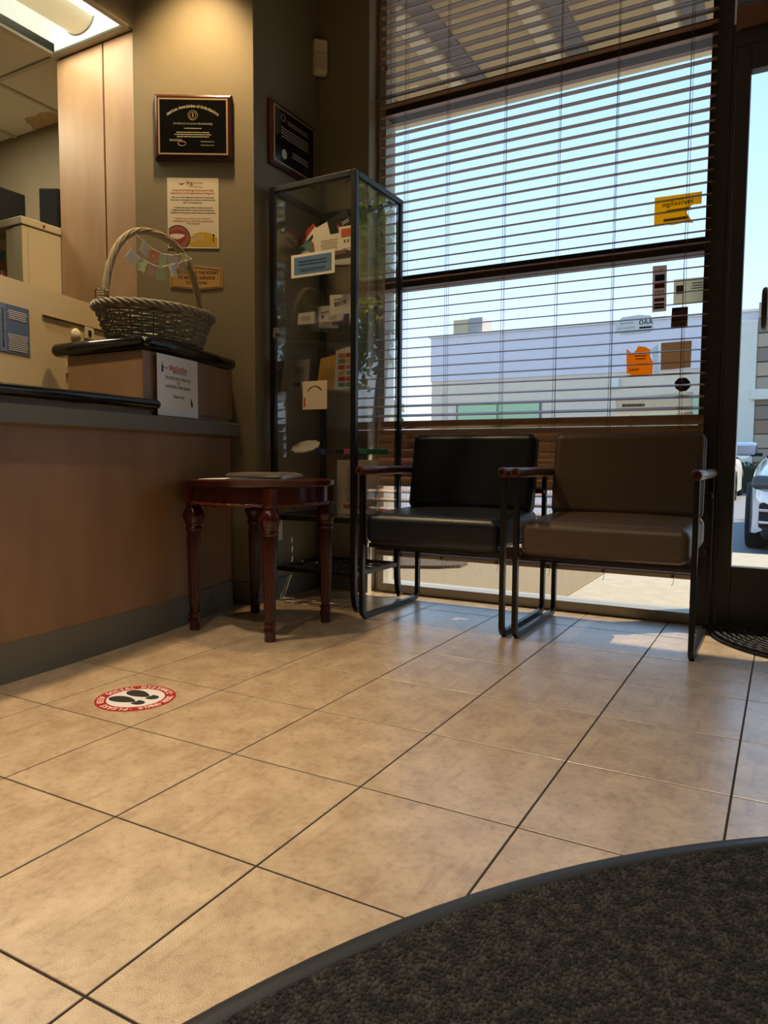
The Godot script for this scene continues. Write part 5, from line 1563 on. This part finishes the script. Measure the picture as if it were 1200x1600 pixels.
func build_table() -> void:
	var o := thing("side_table", "round mahogany side table with four fluted turned legs", "table", Vector3(-1.067, 0, -1.685))
	var h := 0.582
	var m := MB.new()
	m.lathe([Vector2(0.0, h - 0.024), Vector2(0.278, h - 0.024), Vector2(0.284, h - 0.021), Vector2(0.287, h - 0.014), Vector2(0.2885, h - 0.007), Vector2(0.291, h - 0.001), Vector2(0.286, h), Vector2(0.0, h)], 72)
	obj("table_top", m, M.mahogany, o)
	m = MB.new()
	m.lathe([Vector2(0.225, h - 0.088), Vector2(0.262, h - 0.088), Vector2(0.262, h - 0.024)], 72)
	m.lathe([Vector2(0.225, h - 0.024), Vector2(0.225, h - 0.088)], 72)
	obj("apron", m, M.mahogany, o)
	m = MB.new()
	var rows := []
	for i in 181:
		var a := TAU * i / 180.0
		var line := []
		for k in 8:
			var b := TAU * k / 8 + i * 0.9
			var rr := 0.0065 * (1.0 + 0.35 * cos(3 * (TAU * k / 8 + i * 0.45)))
			line.append(Vector3(cos(a) * (0.264 + cos(TAU * k / 8) * rr), h - 0.088 + sin(TAU * k / 8) * rr, sin(a) * (0.264 + cos(TAU * k / 8) * rr)))
		rows.append(line)
	m.grid(rows, true)
	obj("rope_moulding", m, M.mahogany_light, o)
	for q in [Vector2(-0.182, 0.182), Vector2(0.182, 0.182), Vector2(0.182, -0.182), Vector2(-0.182, -0.182)]:
		var at := Vector3(q.x, 0, q.y)
		var ca := Basis(Vector3.UP, -PI / 4)
		m = MB.new()
		m.lathe([Vector2(0.0, 0.0), Vector2(0.019, 0.0), Vector2(0.021, 0.004), Vector2(0.0205, 0.028), Vector2(0.023, 0.031), Vector2(0.0245, 0.038), Vector2(0.023, 0.045), Vector2(0.0205, 0.049), Vector2(0.0215, 0.058), Vector2(0.0225, 0.062), Vector2(0.0215, 0.067), Vector2(0.020, 0.070)], 24, Transform3D(Basis.IDENTITY, at))
		fluted(m, 0.0205, 0.0275, 0.070, 0.385, 12, 0.0035, at)
		m.lathe([Vector2(0.0275, 0.385), Vector2(0.030, 0.389), Vector2(0.0315, 0.394), Vector2(0.030, 0.399), Vector2(0.026, 0.403), Vector2(0.029, 0.409), Vector2(0.033, 0.415), Vector2(0.031, 0.42)], 24, Transform3D(Basis.IDENTITY, at))
		# carved bulb
		var rr := []
		for j in 11:
			var t := j / 10.0
			var line := []
			for i in 48:
				var a := TAU * i / 48
				var r := (0.027 + 0.0125 * sin(PI * (0.12 + 0.80 * t))) * (1.0 + 0.035 * cos(a * 8) * sin(PI * t))
				line.append(at + Vector3(cos(a) * r, lerpf(0.418, 0.472, t), sin(a) * r))
			rr.append(line)
		m.grid(rr, true)
		m.lathe([Vector2(0.0315, 0.472), Vector2(0.027, 0.478), Vector2(0.0265, 0.488), Vector2(0.030, 0.494), Vector2(0.0, 0.4945)], 24, Transform3D(Basis.IDENTITY, at))
		var lg := obj("leg", m, M.mahogany, o)
		obj("corner_block", bxr(at + Vector3(0, h - 0.057, 0), Vector3(0.046, 0.066, 0.046), Basis.IDENTITY, 0.003), M.mahogany_light, lg)
	# magazines in a low stack
	var rng := RandomNumberGenerator.new(); rng.seed = 6
	for i in 5:
		var th: float = [0.004, 0.006, 0.005, 0.004, 0.003][i]
		var base: float = h + [0.0006, 0.0052, 0.0118, 0.0174, 0.022][i]
		var lab: String = ["grey magazine at the bottom of the stack on the side table", "thick pale magazine second from the bottom of the stack on the side table", "cream magazine in the middle of the stack on the side table", "grey-white magazine just under the top one on the side table", "topmost magazine with a dark cover picture on the side table"][i]
		var mg := thing("magazine", lab, "magazine", Vector3(-1.055 + rng.randf_range(-0.012, 0.012), base, -1.70 + rng.randf_range(-0.012, 0.012)), 0.38 + rng.randf_range(-0.09, 0.09), "magazines on the side table")
		obj("pages", bx(Vector3(-0.104, 0.0004, -0.137), Vector3(0.103, th - 0.0006, 0.137)), flat(206, 198, 188), mg)
		var cv := MB.new(); cv.span(Vector3(-0.105, th - 0.0006, -0.138), Vector3(0.105, th, 0.138)); cv.span(Vector3(-0.105, 0, -0.138), Vector3(0.105, 0.0004, 0.138)); cv.span(Vector3(-0.1056, 0, -0.138), Vector3(-0.105, th, 0.138))
		obj("cover", cv, flat([120, 196, 190, 170, 110][i], [112, 184, 176, 164, 96][i], [110, 172, 158, 158, 92][i], 0.3), mg)
	var lf := thing("loose_leaflet", "single pale leaflet lying at the left of the side table", "leaflet", Vector3(-1.215, h + 0.0006, -1.60), 0.5)
	obj("page", bx(Vector3(-0.05, 0, -0.10), Vector3(0.05, 0.001, 0.10)), flat(196, 190, 180), lf)

# ------------------------------------------------------------------ armchairs
func build_chairs() -> void:
	armchair(Vector3(-0.480, 0, -1.985), M.navy, "navy leather armchair with wooden arms beside the glass cabinet", flat(14, 17, 22))
	armchair(Vector3(0.176, 0, -1.985), M.brown_leather, "brown leather armchair with wooden arms beside the glass door", flat(50, 40, 34))

func armchair(at: Vector3, leather: Material, label: String, piping: Material) -> void:
	var o := thing("armchair", label, "armchair", at, 0, "pair of sled-base armchairs at the window")
	var hx := 0.303
	var zf := 0.0; var zb := -0.515
	for s in [-1, 1]:
		var x: float = s * hx
		var r := 0.035
		var y0 := 0.011
		var path := [Vector3(x, 0.60, zf)]
		for k in 7:
			var a := PI * 0.5 * k / 6.0
			path.append(Vector3(x, y0 + r - sin(a) * r, zf - r + cos(a) * r))
		for k in 7:
			var a := PI * 0.5 * k / 6.0
			path.append(Vector3(x, y0 + r - cos(a) * r, zb + r - sin(a) * r))
		path.append(Vector3(x, 0.60, zb))
		var m := MB.new(); m.bar(path, 0.018, 0.022, Vector3(1, 0, 0))
		obj("sled_leg", m, M.black_metal, o)
		m = MB.new()
		var xf := Transform3D(Basis(Vector3.RIGHT, PI / 2), Vector3(x, 0.616, 0.03))
		m.lathe([Vector2(0.0, -0.555), Vector2(0.014, -0.555), Vector2(0.0185, -0.55), Vector2(0.0185, -0.006), Vector2(0.016, 0.0), Vector2(0.0095, 0.0), Vector2(0.0095, -0.006)], 24, xf)
		var arm := obj("armrest", m, M.arm_wood, o)
		obj("end_plug", disc(0.0095, Transform3D(Basis.IDENTITY, Vector3(x, 0.616, 0.022)), 0.003, 18), M.arm_core, arm)
		# arm studs
		m = MB.new(); m.tube([Vector3(x, 0.595, zf), Vector3(x, 0.607, zf)], 0.007, 8); m.tube([Vector3(x, 0.595, zb), Vector3(x, 0.607, zb)], 0.007, 8)
		obj("arm_stud", m, M.black_metal, o)
	for z in [zf - 0.045, zb + 0.03]:
		obj("cross_rail", bxr(Vector3(0, 0.308, z), Vector3(hx * 2 - 0.018, 0.018, 0.02), Basis.IDENTITY, 0.002), M.black_metal, o)
	var m := MB.new()
	m.rbox(Vector3(0, 0.385, -0.232), Vector3(0.578, 0.125, 0.485), 0.036, 6, Basis(Vector3.RIGHT, 0.035), 0.016)
	var seat := obj("seat", m, leather, o)
	m = MB.new()
	var rim := []
	for q in [[-1, 1], [1, 1], [1, -1], [-1, -1]]:
		for k in 5:
			var a := atan2(-q[1], q[0]) + lerpf(PI / 4, -PI / 4, k / 4.0)
			rim.append(Vector3(q[0] * 0.253 + cos(a) * 0.0345, 0.0, q[1] * 0.2065 - sin(a) * 0.0345))
	m = MB.new()
	m.tube(rim.map(func(p): return Basis(Vector3.RIGHT, 0.035) * (p + Vector3(0, -0.034, 0)) + Vector3(0, 0.385, -0.232)), 0.0018, 6, true)
	obj("piping", m, piping, seat)
	m = MB.new()
	var lean := Basis(Vector3.RIGHT, -0.17)
	var bc := Vector3(0, 0.605, -0.435)
	m.rbox(bc, Vector3(0.572, 0.335, 0.085), 0.030, 6, lean, 0.012)
	var back := obj("backrest", m, leather, o)
	m = MB.new()
	var r2 := []
	for q in [[1, 1], [1, -1], [-1, -1], [-1, 1]]:
		for k in 5:
			var a := atan2(q[1], q[0]) + lerpf(PI / 4, -PI / 4, k / 4.0)
			r2.append(bc + lean * Vector3(q[0] * 0.257 + cos(a) * 0.0272, q[1] * 0.1385 + sin(a) * 0.0272, 0.024))
	m.tube(r2, 0.0018, 6, true)
	obj("piping", m, piping, back)
	for s in [-1, 1]:
		obj("back_bracket", bxr(Vector3(s * 0.25, 0.53, -0.488), Vector3(0.12, 0.02, 0.02), Basis.IDENTITY, 0.002), M.black_metal, o)

# ------------------------------------------------------------------ venetian blind
func build_blind() -> void:
	var x0 := -1.035; var x1 := 0.437
	var zc := -2.562
	var o := thing("venetian_blind", "brown wooden venetian blind hanging over the shop window", "blind", Vector3(0, 0, zc))
	var cross := PackedVector2Array()
	for i in 7:
		var u := lerpf(-1, 1, i / 6.0); cross.append(Vector2(u * 0.0245, 0.0022 * (1 - u * u) + 0.0013))
	for i in 7:
		var u := lerpf(1, -1, i / 6.0); cross.append(Vector2(u * 0.0245, 0.0022 * (1 - u * u) - 0.0013))
	var mb := MB.new()
	mb.prism(cross, Transform3D(Basis(Vector3(0, 0, 1), Vector3(0, 1, 0), Vector3(1, 0, 0)), Vector3.ZERO), x0, x1)
	var slat := mb.mesh()
	var rng := RandomNumberGenerator.new(); rng.seed = 4
	var y := 2.875
	var shut := 0
	while y > 0.30:
		var tilt := 0.20                       # outer edge up
		var z := 0.0
		if y < 0.852 and y > 0.525:
			tilt = 1.20 if y < 0.80 else 0.95       # pushed shut by the chair backs
			z = -0.006
		elif y <= 0.525: tilt = 0.30
		elif y < 0.94: tilt = 0.28
		var s := MeshInstance3D.new(); s.mesh = slat; s.material_override = M.slat
		put(s, "slat", o)
		s.position = Vector3(0, y, z); s.rotation.x = tilt + rng.randf_range(-0.012, 0.012)
		s.rotation.z = rng.randf_range(-0.0008, 0.0008)
		y -= 0.0455
	var sy := 0.222
	while sy < 0.275:
		var s := MeshInstance3D.new(); s.mesh = slat; s.material_override = M.slat_dark
		put(s, "slat", o)
		s.position = Vector3(0, sy, -0.002); s.rotation.x = 0.16 + rng.randf_range(-0.02, 0.02)
		sy += 0.0052
	var rail := obj("bottom_rail", bxr(Vector3((x0 + x1) * 0.5, 0.202, 0), Vector3(x1 - x0, 0.02, 0.048), Basis(Vector3.RIGHT, 0.16), 0.003), flat(196, 176, 146, 0.45), o)
	obj("head_rail", bx(Vector3(x0, 2.895, -0.025), Vector3(x1, 2.945, 0.025), 0.003), M.slat_dark, o)
	for x in [-0.893, -0.678, -0.404, -0.164, 0.070, 0.345]:
		for zz in [-0.0262, 0.0262]:
			var c := MB.new(); c.tube([Vector3(x + (0.006 if zz > 0 else -0.006), 2.895, zz), Vector3(x, 0.20, zz)], 0.0009, 4)
			obj("ladder_cord", c, M.cord, o)
		var lift := MB.new(); lift.tube([Vector3(x + 0.012, 2.895, 0.0275), Vector3(x + 0.012, 0.20, 0.0275)], 0.0009, 4)
		obj("lift_cord", lift, M.cord, o)
		var tl := MB.new(); tl.tube([Vector3(x, 0.196, 0.01), Vector3(x + 0.004, 0.175, 0.014), Vector3(x - 0.004, 0.155, 0.012)], 0.0009, 4)
		obj("cord_tail", tl, M.cord, rail)
		obj("cord_plug", disc(0.006, Transform3D(Basis.IDENTITY, Vector3(x, 0.198, 0.0245)), 0.003, 12), flat(96, 70, 48), rail)
	var wd := MB.new(); wd.tube([Vector3(-1.012, 2.88, 0.045), Vector3(-1.010, 1.25, 0.045)], 0.0042, 8)
	obj("tilt_wand", wd, M.slat_dark, o)
	var cd := MB.new(); cd.tube([Vector3(-0.985, 2.88, 0.036), Vector3(-0.985, 1.55, 0.036)], 0.0012, 5)
	var pull := obj("pull_cord", cd, M.cord, o)
	var bead := MB.new(); bead.lathe([Vector2(0, -0.014), Vector2(0.006, -0.012), Vector2(0.009, 0.0), Vector2(0.004, 0.012), Vector2(0, 0.013)], 12, Transform3D(Basis.IDENTITY, Vector3(-0.985, 2.49, 0.036)))
	obj("cord_tassel", bead, M.slat_dark, pull)

# ------------------------------------------------------------------ stickers on the glass
func sticker(called: String, label: String, pts: Array, m: StandardMaterial3D) -> Node3D:
	var t := m.duplicate() as StandardMaterial3D
	t.backlight_enabled = true; t.backlight = Color(m.albedo_color.r * 1.35, m.albedo_color.g * 1.35, m.albedo_color.b * 1.35)
	return card(called, label, "sticker", pts, -2.6465, t, 0.0008)

func build_window_stickers() -> void:
	var I := Basis.IDENTITY
	var mir := Basis(Vector3(-1, 0, 0), Vector3.UP, Vector3(0, 0, -1))    # print that faces the street, seen from behind
	var k := sticker("torn_sticker", "torn yellow sticker with green mirrored lettering on the upper glass", [[1023, 309], [1097, 299], [1096, 318], [1082, 320], [1074, 326], [1073, 333], [1078, 340], [1084, 348], [1068, 348], [1050, 352], [1034, 350], [1022, 352]], flat(250, 204, 60))
	text(k, "invisalign", 0.115, Vector3(-0.016, 0.043, 0.0008), mir, flat(84, 110, 44), "Droid Sans", true)
	bars(k, 1, 0.10, 0.01, Vector3(-0.01, 0.018, 0), I, flat(196, 140, 60), "print_line", 40)
	bars(k, 1, 0.10, 0.028, Vector3(-0.02, -0.02, 0), I, flat(120, 110, 40), "print_line", 41)
	k = sticker("payment_strip", "narrow grey strip of card payment logos on the glass", [[1020, 416], [1042, 414], [1041, 486], [1019, 488]], flat(186, 170, 160))
	for i in 3:
		var m := MB.new(); m.tube(range(7).map(func(j): var a := lerpf(-0.7, 0.7, j / 6.0); return Vector3(0.006 * (i + 1) * cos(a) - 0.008, 0.073 + 0.006 * (i + 1) * sin(a), 0.001)), 0.0008, 4)
		obj("contactless_mark", m, M.ink, k)
	patch(k, "card_logo", 0, 0.044, 0.038, 0.026, flat(44, 48, 70))
	patch(k, "card_logo", 0, 0.014, 0.040, 0.024, flat(120, 26, 34))
	text(k, "VISA", 0.038, Vector3(0, -0.012, 0.001), I, M.ink, "Droid Sans", true)
	patch(k, "red_line", 0, -0.026, 0.042, 0.003, flat(130, 50, 50))
	patch(k, "card_logo", 0, -0.045, 0.040, 0.014, flat(140, 90, 90))
	patch(k, "card_logo", 0, -0.070, 0.040, 0.022, flat(40, 34, 40))
	k = sticker("notice_card", "beige printed card taped to the glass beside the payment strip", [[1053, 437], [1107, 432], [1105, 471], [1052, 476]], flat(214, 208, 188))
	bars(k, 3, 0.05, 0.03, Vector3(0.025, 0.018, 0), I, flat(130, 126, 112), "print_line", 42)
	patch(k, "dark_print", -0.042, 0.008, 0.026, 0.034, flat(120, 120, 110))
	k = sticker("payment_sticker", "dark square card payment sticker under the beige card", [[1050, 481], [1075, 479], [1074, 511], [1048, 514]], flat(54, 42, 40))
	patch(k, "red_band", 0, 0.012, 0.052, 0.030, flat(120, 70, 66))
	patch(k, "label_band", 0, -0.025, 0.060, 0.024, flat(150, 130, 110))
	text(k, "VISA", 0.05, Vector3(0, -0.025, 0.0014), I, M.ink, "Droid Sans", true)
	k = sticker("association_sticker", "white oval sticker with teal mirrored initials on the glass", [[962, 505], [972, 496], [998, 492], [1017, 493], [1022, 505], [1020, 517], [1004, 522], [976, 524], [962, 520]], flat(226, 232, 236))
	text(k, "AAO", 0.055, Vector3(0.042, 0.010, 0.001), mir, flat(60, 140, 140), "Droid Sans", true)
	patch(k, "blue_band", 0.042, -0.012, 0.05, 0.008, flat(70, 110, 160))
	text(k, "American", 0.055, Vector3(-0.035, 0.012, 0.001), mir, flat(110, 130, 150))
	text(k, "Orthodontists", 0.07, Vector3(-0.035, -0.008, 0.001), mir, flat(110, 130, 150))
	text(k, "My Life. My Smile. My Orthodontist.", 0.12, Vector3(0, -0.030, 0.001), mir, flat(110, 130, 150))
	k = sticker("scrap_sticker", "ragged orange sticker remains low on the glass", [[979, 545], [984, 549], [988, 553], [994, 547], [997, 541], [1008, 542], [1016, 546], [1016, 558], [1021, 566], [1019, 584], [990, 587], [979, 583]], flat(246, 170, 44))
	text(k, "DHAA", 0.04, Vector3(-0.02, -0.05, 0.001), mir, flat(70, 50, 20), "Droid Sans", true)
	bars(k, 2, 0.05, 0.024, Vector3(0.005, 0.0, 0), I, flat(150, 90, 30), "print_line", 43)
	k = sticker("scrap_backing", "pale backing left around the orange sticker remains", [[1017, 546], [1028, 538], [1030, 584], [1022, 586], [1022, 566]], flat(214, 222, 226))
	k = sticker("brown_sticker", "plain brown square sticker beside the orange remains", [[1033, 536], [1081, 532], [1079, 574], [1050, 577], [1032, 578]], flat(176, 150, 120))
	k = sticker("octagon_sticker", "dark brown octagonal sticker on the lower glass", [[1060, 591], [1072, 590], [1078, 596], [1079, 604], [1072, 611], [1062, 612], [1055, 606], [1054, 597]], flat(52, 42, 36))
	k = sticker("grey_sign", "wide grey sign with faint mirrored print at the foot of the blind opening", [[962, 622], [1083, 612], [1082, 645], [962, 650]], flat(220, 214, 200))
	text(k, "Dental Care", 0.11, Vector3(0.06, 0.03, 0.001), mir, flat(196, 150, 140))
	bars(k, 1, 0.11, 0.03, Vector3(-0.08, 0.0, 0), I, flat(190, 190, 186), "print_line", 44)
	k = sticker("grey_label", "small grey label with white mirrored lettering below the wide sign", [[1056, 646], [1083, 644], [1082, 664], [1055, 665]], flat(192, 190, 172))
	text(k, "Outting", 0.056, Vector3(0.004, 0.006, 0.001), mir, M.white)

# ------------------------------------------------------------------ floor sticker and door mat
func build_floor_things() -> void:
	var f := Basis(Vector3(0, 0, -1), Vector3(-1, 0, 0), Vector3(0, 1, 0))   # reader faces the counter
	var at := Vector3(-0.816, 0.0004, -0.818)
	var d := thing("floor_decal", "round red and white floor sticker with two black shoe prints", "floor sticker", at)
	obj("red_ring", disc(0.107, Transform3D(f, Vector3.ZERO), 0.0006, 64), M.red, d)
	obj("white_centre", disc(0.077, Transform3D(f, Vector3(0, 0.0004, 0)), 0.0004, 48), flat(206, 202, 196), d)
	for s in [-1, 1]:
		var sole := PackedVector2Array()
		for i in 28:
			var a := TAU * i / 28
			var y := sin(a)
			var w := 0.0225 + 0.004 * y - 0.004 * maxf(0, -y)
			sole.append(Vector2(s * 0.028 + cos(a) * w + s * 0.003 * y, 0.020 + y * 0.043))
		var mb := MB.new(); mb.prism(sole, Transform3D(f, Vector3(0, 0.0008, 0)), 0, 0.0003)
		obj("shoe_sole", mb, M.ink, d)
		var heel := PackedVector2Array()
		for i in 20:
			var a := PI + PI * i / 19.0
			heel.append(Vector2(s * 0.025 + cos(a) * 0.0165, -0.036 + sin(a) * 0.020))
		heel.append(Vector2(s * 0.025 + 0.0165, -0.024)); heel.append(Vector2(s * 0.025 - 0.0165, -0.024))
		mb = MB.new(); mb.prism(heel, Transform3D(f, Vector3(0, 0.0008, 0)), 0, 0.0003)
		obj("shoe_heel", mb, M.ink, d)
	var lm := flat(214, 196, 180)
	arc_text(d, "PLEASE KEEP SOCIAL DISTANCE", 0.092, 0.0205, PI / 2, 4.25, Vector3(0, 0.0008, 0), f, lm)
	arc_text(d, "- STAND HERE -", 0.092, 0.0205, -PI / 2, 1.75, Vector3(0, 0.0008, 0), f, lm, false)
	# half-round door mat
	var c := Vector3(0.935, 0, -2.545)
	var o := thing("door_mat", "half-round dark grey ribbed door mat in front of the glass door", "door mat", c)
	var p := PackedVector2Array()
	for i in 41:
		var a := PI * i / 40.0; p.append(Vector2(cos(a) * 0.45, sin(a) * 0.445))
	var mb := MB.new(); mb.slab(p, 0.0006, 0.008, 0.003, 2)
	obj("backing", mb, M.rubber, o)
	for k in 17:
		var r := 0.43 - k * 0.025
		var path := []
		for i in 61:
			var a := PI * i / 60.0
			path.append(Vector3(cos(a) * r, 0.009 + 0.0022 * sin(a * (r * 150)), 0.004 + sin(a) * r * 0.985))
		mb = MB.new(); mb.tube(path, 0.0095, 6)
		obj("rib", mb, M.carpet, o)
